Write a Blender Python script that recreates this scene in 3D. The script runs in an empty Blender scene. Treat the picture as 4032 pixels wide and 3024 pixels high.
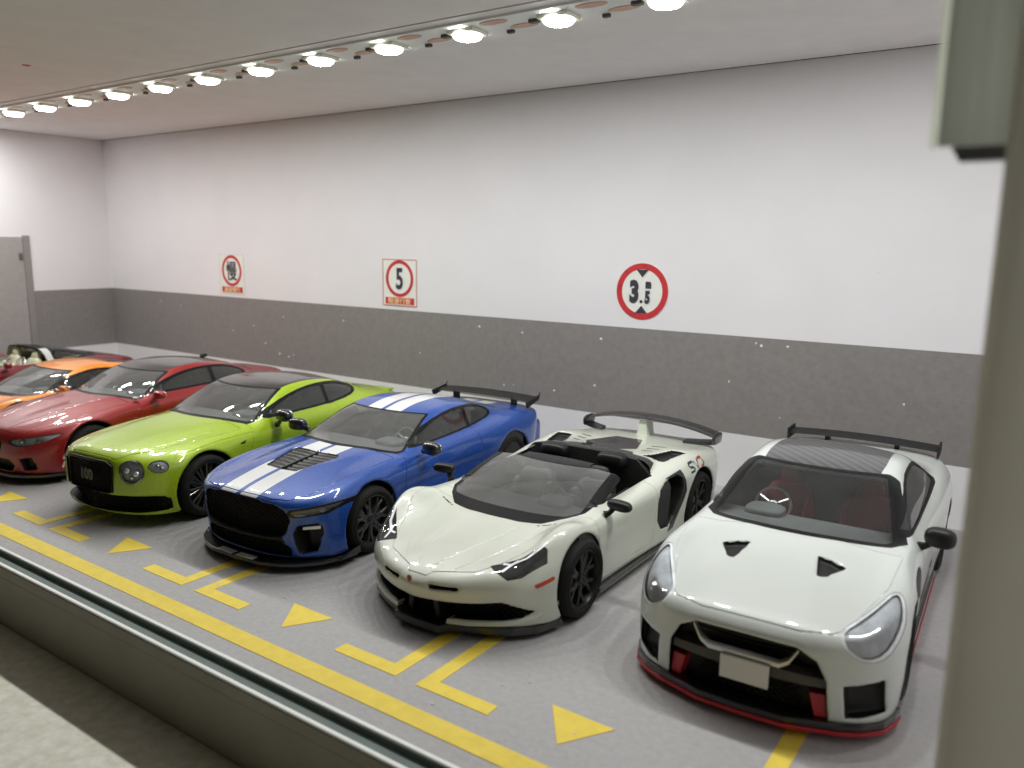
import bpy, bmesh, math, random
import numpy as np
from mathutils import Vector, Matrix

# ------------------------------------------------------------------ scene, camera, light
# All shapes are written in "car metres" of the 1:64 models and multiplied by S,
# so the case and its cars have their true size of a few centimetres.
S = 1.0 / 64.0
scene = bpy.context.scene
col = scene.collection
rnd = random.Random(7)

cam_data = bpy.data.cameras.new('camera')
cam_data.sensor_width = 36.0
cam_data.lens = 3130.46 / 4032.0 * 36.0
cam_data.clip_start = 0.004
cam_data.clip_end = 10.0
cam = bpy.data.objects.new('camera', cam_data)
col.objects.link(cam)
scene.camera = cam
YAW, PITCH, ROLL = math.radians(34.518), math.radians(10.021), math.radians(0.745)
CAM = Vector((0, 0, 3.066))
_f = Vector((-math.sin(YAW) * math.cos(PITCH), math.cos(YAW) * math.cos(PITCH), -math.sin(PITCH)))
_r = Vector((math.cos(YAW), math.sin(YAW), 0))
_u = _r.cross(_f)
_r2 = math.cos(ROLL) * _r + math.sin(ROLL) * _u
_u2 = -math.sin(ROLL) * _r + math.cos(ROLL) * _u
cam.matrix_world = Matrix(((_r2.x, _u2.x, -_f.x, CAM.x * S), (_r2.y, _u2.y, -_f.y, CAM.y * S),
                           (_r2.z, _u2.z, -_f.z, CAM.z * S), (0, 0, 0, 1)))
cam_data.dof.use_dof = True
cam_data.dof.focus_distance = 8.0 * S
cam_data.dof.aperture_fstop = 42.0

world = bpy.data.worlds.new('World')
scene.world = world
world.use_nodes = True
wbg = world.node_tree.nodes['Background']
wbg.inputs[0].default_value = (1.0, 0.93, 0.80, 1)
wbg.inputs[1].default_value = 0.035            # dim room outside the case
LED_POWER = 255.0

vs = scene.view_settings
scene.display_settings.display_device = 'sRGB'
vs.view_transform = 'Standard'
vs.look = 'None'
vs.exposure = 0.0
vs.gamma = 1.0
vs.use_curve_mapping = False
scene.render.engine = 'CYCLES'
scene.cycles.use_denoising = True
scene.cycles.max_bounces = 10
scene.cycles.diffuse_bounces = 5
scene.cycles.glossy_bounces = 5
scene.cycles.transparent_max_bounces = 16
scene.cycles.transmission_bounces = 8
scene.cycles.caustics_reflective = False
scene.cycles.caustics_refractive = False
scene.cycles.sample_clamp_indirect = 8.0

# ------------------------------------------------------------------ materials
MATS = {}
def mat(name, color=(.8, .8, .8), rough=.5, metal=0.0, coat=0.0, coat_rough=.03, spec=.5,
        noise=None, bump=None, flake=None):
    """principled material; noise=(scale, amount) colour variation, bump=(scale, strength), flake=(scale, amount)"""
    if name in MATS:
        return MATS[name]
    m = bpy.data.materials.new(name)
    m.use_nodes = True
    nt = m.node_tree
    b = nt.nodes['Principled BSDF']
    b.inputs['Base Color'].default_value = (*color, 1)
    b.inputs['Roughness'].default_value = rough
    b.inputs['Metallic'].default_value = metal
    b.inputs['Coat Weight'].default_value = coat
    b.inputs['Coat Roughness'].default_value = coat_rough
    b.inputs['Specular IOR Level'].default_value = spec
    tc = nt.nodes.new('ShaderNodeTexCoord')
    if noise or flake:
        sc, am = noise or flake
        n = nt.nodes.new('ShaderNodeTexNoise')
        n.inputs['Scale'].default_value = sc / S
        n.inputs['Detail'].default_value = 5.0 if noise else 1.0
        nt.links.new(tc.outputs['Object'], n.inputs['Vector'])
        mr = nt.nodes.new('ShaderNodeMapRange')
        mr.inputs['From Min'].default_value = .3
        mr.inputs['From Max'].default_value = .7
        mr.inputs['To Min'].default_value = 1 - am
        mr.inputs['To Max'].default_value = 1 + am
        nt.links.new(n.outputs['Fac'], mr.inputs['Value'])
        mx = nt.nodes.new('ShaderNodeVectorMath')
        mx.operation = 'SCALE'
        mx.inputs[0].default_value = color
        nt.links.new(mr.outputs[0], mx.inputs['Scale'])
        nt.links.new(mx.outputs[0], b.inputs['Base Color'])
    if bump:
        n2 = nt.nodes.new('ShaderNodeTexNoise')
        n2.inputs['Scale'].default_value = bump[0] / S
        n2.inputs['Detail'].default_value = 4.0
        nt.links.new(tc.outputs['Object'], n2.inputs['Vector'])
        bp = nt.nodes.new('ShaderNodeBump')
        bp.inputs['Strength'].default_value = bump[1]
        bp.inputs['Distance'].default_value = 0.01 * S
        nt.links.new(n2.outputs['Fac'], bp.inputs['Height'])
        nt.links.new(bp.outputs[0], b.inputs['Normal'])
    MATS[name] = m
    return m

def glass_mat(name, tint=(.9, .92, .92), refl=1.0, rough=0.01, dust=0.0, ior=1.45):
    """thin pane: see-through, mirrors by Fresnel, with a pale film for dust and reflected haze"""
    if name in MATS:
        return MATS[name]
    m = bpy.data.materials.new(name)
    m.use_nodes = True
    nt = m.node_tree
    for n in list(nt.nodes):
        nt.nodes.remove(n)
    out = nt.nodes.new('ShaderNodeOutputMaterial')
    tr = nt.nodes.new('ShaderNodeBsdfTransparent'); tr.inputs[0].default_value = (*tint, 1)
    gl = nt.nodes.new('ShaderNodeBsdfGlossy'); gl.inputs['Roughness'].default_value = rough
    fr = nt.nodes.new('ShaderNodeFresnel'); fr.inputs['IOR'].default_value = ior
    ml = nt.nodes.new('ShaderNodeMath'); ml.operation = 'MULTIPLY'; ml.inputs[1].default_value = refl
    ml.use_clamp = True
    nt.links.new(fr.outputs[0], ml.inputs[0])
    mx = nt.nodes.new('ShaderNodeMixShader')
    nt.links.new(ml.outputs[0], mx.inputs[0]); nt.links.new(tr.outputs[0], mx.inputs[1]); nt.links.new(gl.outputs[0], mx.inputs[2])
    last = mx
    if dust > 0:
        tc = nt.nodes.new('ShaderNodeTexCoord')
        nz = nt.nodes.new('ShaderNodeTexNoise'); nz.inputs['Scale'].default_value = 5 / S; nz.inputs['Detail'].default_value = 9; nz.inputs['Distortion'].default_value = .8
        nt.links.new(tc.outputs['Object'], nz.inputs['Vector'])
        mr = nt.nodes.new('ShaderNodeMapRange')
        mr.inputs['From Min'].default_value = .35; mr.inputs['From Max'].default_value = .75
        mr.inputs['To Min'].default_value = dust * .85; mr.inputs['To Max'].default_value = dust * 1.2
        nt.links.new(nz.outputs['Fac'], mr.inputs['Value'])
        df = nt.nodes.new('ShaderNodeBsdfDiffuse'); df.inputs[0].default_value = (.75, .76, .74, 1)
        m2 = nt.nodes.new('ShaderNodeMixShader')
        nt.links.new(mr.outputs[0], m2.inputs[0]); nt.links.new(mx.outputs[0], m2.inputs[1]); nt.links.new(df.outputs[0], m2.inputs[2])
        last = m2
    nt.links.new(last.outputs[0], out.inputs[0])
    MATS[name] = m
    return m

def acrylic_mat(name, color, amount, noise=(2, .05), stretch=None):
    """milky acrylic: part of the light inside the case passes through"""
    m = bpy.data.materials.new(name)
    m.use_nodes = True
    nt = m.node_tree
    b = nt.nodes['Principled BSDF']; out = nt.nodes['Material Output']
    b.inputs['Roughness'].default_value = .35
    tc = nt.nodes.new('ShaderNodeTexCoord')
    mp = nt.nodes.new('ShaderNodeMapping')
    mp.inputs['Scale'].default_value = tuple(q * noise[0] / S for q in (stretch or (1, 1, 1)))
    nz = nt.nodes.new('ShaderNodeTexNoise'); nz.inputs['Scale'].default_value = 1.0; nz.inputs['Detail'].default_value = 4
    nt.links.new(tc.outputs['Object'], mp.inputs['Vector']); nt.links.new(mp.outputs[0], nz.inputs['Vector'])
    mr = nt.nodes.new('ShaderNodeMapRange')
    mr.inputs['From Min'].default_value = .3; mr.inputs['From Max'].default_value = .7
    mr.inputs['To Min'].default_value = 1 - noise[1]; mr.inputs['To Max'].default_value = 1 + noise[1]
    nt.links.new(nz.outputs['Fac'], mr.inputs['Value'])
    v = nt.nodes.new('ShaderNodeVectorMath'); v.operation = 'SCALE'; v.inputs[0].default_value = color
    nt.links.new(mr.outputs[0], v.inputs['Scale'])
    nt.links.new(v.outputs[0], b.inputs['Base Color'])
    tl = nt.nodes.new('ShaderNodeBsdfTranslucent'); nt.links.new(v.outputs[0], tl.inputs[0])
    mx = nt.nodes.new('ShaderNodeMixShader'); mx.inputs[0].default_value = amount
    nt.links.new(b.outputs[0], mx.inputs[1]); nt.links.new(tl.outputs[0], mx.inputs[2]); nt.links.new(mx.outputs[0], out.inputs[0])
    MATS[name] = m
    return m

def emit_mat(name, color, strength):
    m = bpy.data.materials.new(name)
    m.use_nodes = True
    nt = m.node_tree
    for n in list(nt.nodes):
        nt.nodes.remove(n)
    out = nt.nodes.new('ShaderNodeOutputMaterial')
    e = nt.nodes.new('ShaderNodeEmission')
    e.inputs[0].default_value = (*color, 1); e.inputs[1].default_value = strength
    nt.links.new(e.outputs[0], out.inputs[0])
    MATS[name] = m
    return m

# ------------------------------------------------------------------ object helpers
def tag(o, label=None, cat=None, group=None, kind=None):
    if label: o['label'] = label
    if cat: o['category'] = cat
    if group: o['group'] = group
    if kind: o['kind'] = kind
    return o

def empty(name, loc=(0, 0, 0), rz=0.0):
    o = bpy.data.objects.new(name, None)
    o.empty_display_size = 0.3 * S
    o.location = Vector(loc) * S
    o.rotation_euler = (0, 0, rz)
    col.objects.link(o)
    return o

def link_mesh(name, me, parent=None, loc=None):
    o = bpy.data.objects.new(name, me)
    col.objects.link(o)
    if parent: o.parent = parent
    if loc is not None: o.location = Vector(loc) * S
    return o

def raw(name, V, F, m, parent=None, loc=None, smooth=False, normals=None):
    """mesh from arrays (car metres)"""
    me = bpy.data.meshes.new(name)
    V = np.asarray(V, float) * S
    if isinstance(F, np.ndarray):
        n, k = F.shape
        me.vertices.add(len(V)); me.vertices.foreach_set('co', V.astype(np.float32).ravel())
        me.loops.add(n * k); me.loops.foreach_set('vertex_index', F.astype(np.int32).ravel())
        me.polygons.add(n)
        me.polygons.foreach_set('loop_start', np.arange(0, n * k, k, dtype=np.int32))
        me.update(calc_edges=True)
    else:
        me.from_pydata([tuple(v) for v in V], [], F)
    if smooth:
        me.polygons.foreach_set('use_smooth', np.ones(len(me.polygons), bool))
    me.validate()
    if normals is not None and len(normals) == len(me.vertices):
        me.normals_split_custom_set_from_vertices(np.asarray(normals, np.float32))
    me.materials.append(m if not isinstance(m, str) else MATS[m])
    me.update()
    return link_mesh(name, me, parent, loc)

class MB:
    """collects simple shapes into one mesh"""
    def __init__(self):
        self.V = []; self.F = []; self.M = []
    def add(self, V, F, mi=0):
        b = len(self.V)
        self.V += [tuple(v) for v in V]
        self.F += [tuple(i + b for i in f) for f in F]
        self.M += [mi] * len(F)
        return self
    def box(self, x0, x1, y0, y1, z0, z1, mi=0):
        V = [(x, y, z) for x in (x0, x1) for y in (y0, y1) for z in (z0, z1)]
        return self.add(V, [(0, 1, 3, 2), (4, 6, 7, 5), (0, 4, 5, 1), (2, 3, 7, 6), (0, 2, 6, 4), (1, 5, 7, 3)], mi)
    def prism(self, poly, f0, f1, mi=0):
        """poly: list of 2-D points, f0/f1 map (u,v) to 3-D for the two ends"""
        n = len(poly)
        V = [f0(*q) for q in poly] + [f1(*q) for q in poly]
        F = [tuple(range(n - 1, -1, -1)), tuple(range(n, 2 * n))]
        F += [(i, (i + 1) % n, n + (i + 1) % n, n + i) for i in range(n)]
        return self.add(V, F, mi)
    def loft(self, rings, closed=True, caps=True, mi=0):
        n = len(rings[0]); V = [p for r in rings for p in r]; F = []
        for a in range(len(rings) - 1):
            for i in range(n if closed else n - 1):
                j = (i + 1) % n
                F.append((a * n + i, a * n + j, (a + 1) * n + j, (a + 1) * n + i))
        if caps and closed:
            F.append(tuple(range(n - 1, -1, -1))); F.append(tuple((len(rings) - 1) * n + i for i in range(n)))
        return self.add(V, F, mi)
    def tube(self, pts, rad, n=8, mi=0):
        pts = [Vector(p) for p in pts]; rings = []
        rad = rad if isinstance(rad, (list, tuple)) else [rad] * len(pts)
        for i, p in enumerate(pts):
            d = (pts[min(i + 1, len(pts) - 1)] - pts[max(i - 1, 0)]).normalized()
            a = d.cross(Vector((0, 0, 1)) if abs(d.z) < .9 else Vector((1, 0, 0))).normalized(); b = d.cross(a)
            rings.append([tuple(p + rad[i] * (math.cos(t) * a + math.sin(t) * b)) for t in [2 * math.pi * k / n for k in range(n)]])
        return self.loft(rings, mi=mi)
    def lathe(self, prof, axis='x', n=32, c=(0, 0, 0), mi=0, close=False):
        """prof: (radius, along) pairs"""
        rings = []
        for k in range(n):
            t = 2 * math.pi * k / n; ring = []
            for r, h in prof:
                q = (h, r * math.cos(t), r * math.sin(t)) if axis == 'x' else (r * math.cos(t), h, r * math.sin(t)) if axis == 'y' else (r * math.cos(t), r * math.sin(t), h)
                ring.append((q[0] + c[0], q[1] + c[1], q[2] + c[2]))
            rings.append(ring)
        m = len(prof); V = [p for r in rings for p in r]; F = []
        for k in range(n):
            k2 = (k + 1) % n
            for i in range(m if close else m - 1):
                j = (i + 1) % m
                F.append((k * m + i, k * m + j, k2 * m + j, k2 * m + i))
        return self.add(V, F, mi)
    def sell(self, c, s, e=.6, n=14, m=10, rot=None, mi=0):
        """superellipsoid (rounded block)"""
        def sg(v, p): return math.copysign(abs(v) ** p, v)
        V = []; F = []
        R = Matrix.Rotation(rot[1], 3, rot[0]) if rot else None
        for i in range(m + 1):
            ph = -math.pi / 2 + math.pi * i / m
            for k in range(n):
                t = 2 * math.pi * k / n
                p = Vector((s[0] * sg(math.cos(ph), e) * sg(math.cos(t), e), s[1] * sg(math.cos(ph), e) * sg(math.sin(t), e), s[2] * sg(math.sin(ph), e)))
                if R: p = R @ p
                V.append((p.x + c[0], p.y + c[1], p.z + c[2]))
        for i in range(m):
            for k in range(n):
                k2 = (k + 1) % n
                F.append((i * n + k, i * n + k2, (i + 1) * n + k2, (i + 1) * n + k))
        return self.add(V, F, mi)
    def build(self, name, mats, parent=None, loc=None, smooth=False, bevel=0.0):
        me = bpy.data.meshes.new(name)
        me.from_pydata([tuple(c * S for c in v) for v in self.V], [], self.F)
        for q in (mats if isinstance(mats, (list, tuple)) else [mats]):
            me.materials.append(q if not isinstance(q, str) else MATS[q])
        if any(self.M):
            me.polygons.foreach_set('material_index', self.M)
        bm = bmesh.new(); bm.from_mesh(me)
        bmesh.ops.remove_doubles(bm, verts=bm.verts, dist=1e-7)
        bmesh.ops.recalc_face_normals(bm, faces=bm.faces)
        if bevel > 0:
            ed = [e for e in bm.edges if len(e.link_faces) == 2 and e.calc_face_angle(0) > .5]
            bmesh.ops.bevel(bm, geom=ed, offset=bevel * S, segments=2, affect='EDGES', profile=.6)
        bm.to_mesh(me); bm.free()
        if smooth:
            me.polygons.foreach_set('use_smooth', [True] * len(me.polygons))
            me.set_sharp_from_angle(angle=math.radians(38))
        me.update()
        return link_mesh(name, me, parent, loc)
# ------------------------------------------------------------------ smooth-body modelling library
def pchip(x, Y, q):
    """monotone cubic through (x, Y[:, k]) along axis 0, evaluated at q"""
    x = np.asarray(x, float); Y = np.asarray(Y, float)
    one = Y.ndim == 1
    if one: Y = Y[:, None]
    h = np.diff(x)[:, None]; d = np.diff(Y, axis=0) / h
    m = np.zeros_like(Y)
    if len(x) > 2:
        w1 = 2 * h[1:] + h[:-1]; w2 = h[1:] + 2 * h[:-1]
        a, b = d[:-1], d[1:]
        ok = a * b > 0
        den = np.where(ok, w1 / np.where(ok, a, 1) + w2 / np.where(ok, b, 1), 1)
        m[1:-1] = np.where(ok, (w1 + w2) / den, 0)
    m[0], m[-1] = d[0], d[-1]
    q = np.clip(q, x[0], x[-1])
    i = np.clip(np.searchsorted(x, q) - 1, 0, len(x) - 2)
    t = ((q - x[i]) / (x[i + 1] - x[i]))[:, None]; hh = (x[i + 1] - x[i])[:, None]
    r = (2 * t**3 - 3 * t**2 + 1) * Y[i] + (t**3 - 2 * t**2 + t) * hh * m[i] + (-2 * t**3 + 3 * t**2) * Y[i + 1] + (t**3 - t**2) * hh * m[i + 1]
    return r[:, 0] if one else r

def gblur(A, sig, axis, mirror0=False):
    """gaussian blur along an axis, sig in samples; mirrored about the first sample's lower side if asked"""
    if sig < .2: return A
    n = int(math.ceil(3 * sig)); k = np.exp(-.5 * (np.arange(-n, n + 1) / sig) ** 2); k /= k.sum()
    A = np.moveaxis(A, axis, 0)
    if mirror0:
        pre = A[:n][::-1]
        if len(pre) < n: pre = np.concatenate([np.repeat(pre[:1], n - len(pre), 0), pre])
    else:                       # linear run-out
        pre = A[0] + (np.arange(-n, 0)[:, None] * (A[1] - A[0])[None] if A.ndim > 1 else np.arange(-n, 0) * (A[1] - A[0]))
    post = A[-1] + (np.arange(1, n + 1)[:, None] * (A[-1] - A[-2])[None] if A.ndim > 1 else np.arange(1, n + 1) * (A[-1] - A[-2]))
    P = np.concatenate([pre, A, post])
    R = sum(k[j] * P[j:j + len(A)] for j in range(2 * n + 1))
    return np.moveaxis(R, 0, axis)

def table(aq, bq, a, b, T, sa, sb, h, mirror_b=False):
    """tensor table T[a][b] on the grids aq, bq, softened by sa, sb (car metres)"""
    T = np.asarray(T, float)
    A = gblur(pchip(a, T, aq), sa / h, 0)
    B = pchip(b, A.T, bq).T
    return gblur(B, sb / h, 1, mirror_b)

def curve(q, pts, s, h):
    pts = np.asarray(pts, float)
    g = np.arange(pts[0, 0] - .3, pts[-1, 0] + .3, h)
    return np.interp(q, g, gblur(pchip(pts[:, 0], pts[:, 1], g), s / h, 0))

def smax(a, b, k):
    d = np.maximum(k - np.abs(a - b), 0) / k
    return np.maximum(a, b) + d * d * k * .25
def smin(a, b, k):
    d = np.maximum(k - np.abs(a - b), 0) / k
    return np.minimum(a, b) - d * d * k * .25

def chaikin(P, n=2, closed=True):
    P = np.asarray(P, float)
    for _ in range(n):
        Q = np.roll(P, -1, 0)
        P = np.stack([.75 * P + .25 * Q, .25 * P + .75 * Q], 1).reshape(-1, 2)
    return P

def poly_sd(U, V, poly, ch=0):
    """signed distance (negative inside) of points (U,V) to a polygon"""
    P = chaikin(poly, ch) if ch else np.asarray(poly, float)
    sh = np.shape(U); U = np.ravel(U); V = np.ravel(V)
    d = np.full(U.shape, 1e9); ins = np.zeros(U.shape, bool)
    for i in range(len(P)):
        (x0, y0), (x1, y1) = P[i], P[(i + 1) % len(P)]
        ex, ey = x1 - x0, y1 - y0
        wx, wy = U - x0, V - y0
        t = np.clip((wx * ex + wy * ey) / max(ex * ex + ey * ey, 1e-12), 0, 1)
        d = np.minimum(d, (wx - ex * t) ** 2 + (wy - ey * t) ** 2)
        c = ((y0 <= V) & (y1 > V)) | ((y1 <= V) & (y0 > V))
        if abs(ey) > 1e-12:
            ins ^= c & (U < x0 + (V - y0) / ey * ex)
    d = np.sqrt(d)
    return np.where(ins, -d, d).reshape(sh)

def line_sd(U, V, pts):
    """signed distance to an open polyline (sign: left of travel is negative)"""
    P = np.asarray(pts, float)
    best = np.full(U.shape, 1e9); sg = np.ones(U.shape)
    for i in range(len(P) - 1):
        (x0, y0), (x1, y1) = P[i], P[i + 1]
        ex, ey = x1 - x0, y1 - y0; wx, wy = U - x0, V - y0
        t = np.clip((wx * ex + wy * ey) / (ex * ex + ey * ey), 0, 1)
        d = np.hypot(wx - ex * t, wy - ey * t); cr = ex * wy - ey * wx
        n = d < best
        best = np.where(n, d, best); sg = np.where(n, np.where(cr > 0, -1, 1), sg)
    return best * sg

def surface_nets(Fv, org, h, iso=0.0):
    """vertices, quads->triangles and normals of the level set of a grid"""
    G = Fv - iso
    neg = G < 0
    nx, ny, nz = G.shape
    c = np.zeros((nx - 1, ny - 1, nz - 1), np.int8)
    for i in (0, 1):
        for j in (0, 1):
            for k in (0, 1):
                c += neg[i:nx - 1 + i, j:ny - 1 + j, k:nz - 1 + k]
    act = (c > 0) & (c < 8)
    idx = np.full(act.shape, -1, np.int64); A = np.argwhere(act); idx[act] = np.arange(len(A))
    acc = np.zeros((len(A), 3)); cnt = np.zeros(len(A))
    ai, aj, ak = A.T
    for ax in range(3):
        o1, o2 = [a for a in range(3) if a != ax]
        for p in (0, 1):
            for q in (0, 1):
                b0 = [ai, aj, ak]; b0[o1] = b0[o1] + p; b0[o2] = b0[o2] + q
                b1 = list(b0); b1[ax] = b1[ax] + 1
                g0 = G[b0[0], b0[1], b0[2]]; g1 = G[b1[0], b1[1], b1[2]]
                cr = (g0 < 0) != (g1 < 0)
                t = np.where(cr, g0 / np.where(cr, g0 - g1, 1), 0)
                off = np.zeros((len(A), 3)); off[:, o1] = p; off[:, o2] = q; off[:, ax] = t
                acc += np.where(cr[:, None], off, 0); cnt += cr
    P = A + acc / np.maximum(cnt, 1)[:, None]
    T = []
    for ax in range(3):
        o1, o2 = [(1, 2), (2, 0), (0, 1)][ax]
        sl0 = [slice(None)] * 3; sl1 = [slice(None)] * 3
        sl0[ax] = slice(0, -1); sl1[ax] = slice(1, None)
        cr = neg[tuple(sl0)] != neg[tuple(sl1)]
        E = np.argwhere(cr)
        ok = (E[:, o1] > 0) & (E[:, o2] > 0) & (E[:, o1] < G.shape[o1] - 1) & (E[:, o2] < G.shape[o2] - 1)
        E = E[ok]
        fl = neg[E[:, 0], E[:, 1], E[:, 2]]
        def cell(d1, d2):
            e = E.copy(); e[:, o1] -= d1; e[:, o2] -= d2
            return idx[e[:, 0], e[:, 1], e[:, 2]]
        q = np.stack([cell(1, 1), cell(0, 1), cell(0, 0), cell(1, 0)], 1)
        q = np.where(fl[:, None], q, q[:, ::-1])
        T.append(q)
    Q = np.concatenate(T)
    Q = Q[(Q >= 0).all(1)]
    # settle the vertices on the level set
    gx, gy, gz = np.gradient(G, h)
    def tri(Arr, P):
        i = np.clip(np.floor(P).astype(int), 0, np.array(G.shape) - 2); f = P - i
        r = 0
        for a in (0, 1):
            for b in (0, 1):
                for d in (0, 1):
                    w = (f[:, 0] if a else 1 - f[:, 0]) * (f[:, 1] if b else 1 - f[:, 1]) * (f[:, 2] if d else 1 - f[:, 2])
                    r = r + w * Arr[i[:, 0] + a, i[:, 1] + b, i[:, 2] + d]
        return r
    for _ in range(3):
        g = np.stack([tri(gx, P), tri(gy, P), tri(gz, P)], 1)
        v = tri(G, P)
        st = -(v / np.maximum((g * g).sum(1), .05))[:, None] * g / h
        P = P + np.clip(st, -.35, .35)
    g = np.stack([tri(gx, P), tri(gy, P), tri(gz, P)], 1)
    N = g / np.maximum(np.linalg.norm(g, axis=1, keepdims=True), 1e-9)
    Vw = P * h + np.asarray(org)
    # split each quad along the shorter diagonal
    d1 = np.linalg.norm(Vw[Q[:, 0]] - Vw[Q[:, 2]], axis=1); d2 = np.linalg.norm(Vw[Q[:, 1]] - Vw[Q[:, 3]], axis=1)
    s = (d1 <= d2)[:, None]
    T = np.concatenate([np.where(s, Q[:, [0, 1, 2]], Q[:, [0, 1, 3]]), np.where(s, Q[:, [0, 2, 3]], Q[:, [1, 2, 3]])])
    return Vw, N, T

def clip(V, N, T, f):
    """split triangles along f = 0; returns (V, N, f, T_inside(f<0), T_outside)"""
    f = np.where(np.abs(f) < 1e-6, 1e-6, f)
    s = f < 0; k = s[T].sum(1)
    Tin, Tout = [T[k == 3]], [T[k == 0]]
    mix = T[(k > 0) & (k < 3)]
    if len(mix) == 0:
        return V, N, f, T[k == 3], T[k == 0]
    km = s[mix].sum(1)
    lone = np.where((km == 1)[:, None], s[mix], ~s[mix])          # the odd one out
    r = lone.argmax(1)
    ar = np.arange(len(mix))
    a, b, c = mix[ar, r], mix[ar, (r + 1) % 3], mix[ar, (r + 2) % 3]
    E = np.concatenate([np.stack([a, b], 1), np.stack([a, c], 1)]); Es = np.sort(E, 1)
    U, inv = np.unique(Es, axis=0, return_inverse=True); inv = inv.ravel()
    t = (f[U[:, 0]] / (f[U[:, 0]] - f[U[:, 1]]))[:, None]
    nv = V[U[:, 0]] * (1 - t) + V[U[:, 1]] * t
    nn = N[U[:, 0]] * (1 - t) + N[U[:, 1]] * t
    nn /= np.maximum(np.linalg.norm(nn, axis=1, keepdims=True), 1e-9)
    base = len(V); V = np.concatenate([V, nv]); N = np.concatenate([N, nn]); f = np.concatenate([f, np.zeros(len(U))])
    ab = base + inv[:len(mix)]; ac = base + inv[len(mix):]
    t1 = np.stack([a, ab, ac], 1); t2 = np.stack([ab, b, c], 1); t3 = np.stack([ab, c, ac], 1)
    one = km == 1
    Tin += [t1[one], t2[~one], t3[~one]]; Tout += [t2[one], t3[one], t1[~one]]
    return V, N, f, np.concatenate(Tin), np.concatenate(Tout)

def compact(V, N, T):
    u, inv = np.unique(T, return_inverse=True)
    return V[u], N[u], inv.reshape(-1, 3)

class Shell:
    """a car body: grid field -> surface -> pieces cut by drawn outlines"""
    def __init__(self, half_w, length, height, h):
        self.h = h
        n = int(math.ceil((half_w + .08) / h))
        self.x = (np.arange(n) + .5) * h                # half grid, mirrored later
        self.y = np.arange(-.12, length + .14, h)
        self.z = np.arange(-.02, height + .1, h)
        self.org = np.array([-self.x[-1], self.y[0], self.z[0]])
        self.X = self.x[:, None, None]; self.Y = self.y[None, :, None]; self.Z = self.z[None, None, :]
    # fields -------------------------------------------------------
    def top(self, ys, xs, T, sy=.06, sx=.035):
        H = table(self.y, self.x, ys, xs, T, sy, sx, self.h, True)          # [y,x]
        g = np.sqrt(1 + np.gradient(H, self.h, axis=0) ** 2 + np.gradient(H, self.h, axis=1) ** 2)
        self.Htop = H
        return ((self.Z - H.T[:, :, None]) / g.T[:, :, None])
    def side(self, ys, zs, T, sy=.08, sz=.05):
        W = table(self.y, self.z, ys, zs, T, sy, sz, self.h)                # [y,z]
        g = np.sqrt(1 + np.gradient(W, self.h, axis=0) ** 2 + np.gradient(W, self.h, axis=1) ** 2)
        return (self.X - W[None]) / g[None]
    def front(self, zs, xs, T, sz=.03, sx=.05, sign=1):
        Yf = table(self.z, self.x, zs, xs, T, sz, sx, self.h, True)         # [z,x]
        g = np.sqrt(1 + np.gradient(Yf, self.h, axis=0) ** 2 + np.gradient(Yf, self.h, axis=1) ** 2)
        return sign * (Yf.T[:, None, :] - self.Y) / g.T[:, None, :]
    def floor(self, pts, s=.05):
        return curve(self.y, pts, s, self.h)[None, :, None] - self.Z
    def cabin(self, prof, crown, half, zs, bow=(.12, .10), sy=.05, sz=.05, k=.10, mid=2.3):
        """greenhouse: prof = centre line (y,z); crown = drop per x^2 ; half = rows (y, widths at zs)"""
        g = np.arange(self.y[0] - .5, self.y[-1] + .5, self.h)
        pr = np.asarray(prof, float)
        H = gblur(pchip(pr[:, 0], pr[:, 1], g), sy / self.h, 0)
        sl = np.gradient(H, self.h)
        w = np.clip((mid - self.y) / .6 * .5 + .5, 0, 1)                      # front bow -> rear bow
        b = bow[0] * w - bow[1] * (1 - w)
        yy = self.y[None, :] - b[None, :] * self.x[:, None] ** 2 / .6 ** 2
        Hx = np.interp(yy, g, H) - crown * self.x[:, None] ** 2
        gx = np.sqrt(1 + np.interp(yy, g, sl) ** 2)
        ft = (self.Z - Hx[:, :, None]) / gx[:, :, None]
        hs = np.asarray([r[1:] for r in half]); ys = [r[0] for r in half]
        fs = self.side(ys, zs, hs, .08, sz)
        g = smax(ft, fs, k)
        return np.maximum(g, np.maximum(pr[0, 0] - self.Y, self.Y - pr[-1, 0]))
    def arch(self, F, yw, zw, r, depth, k=.02):
        c = r - np.hypot(self.Y - yw, self.Z - zw)
        return smax(F, np.minimum(c, self.X - depth), k)
    def pocket(self, F, d2, d1, k=.02):
        """cut a pocket: d2 outline field (negative inside), d1 = depth field (negative inside)"""
        return smax(F, -np.maximum(d2, d1), k)
    # surface ------------------------------------------------------
    def mesh(self, F, iso=0.0):
        full = np.concatenate([F[::-1], F], 0)
        return surface_nets(full, self.org, self.h, iso)

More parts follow.
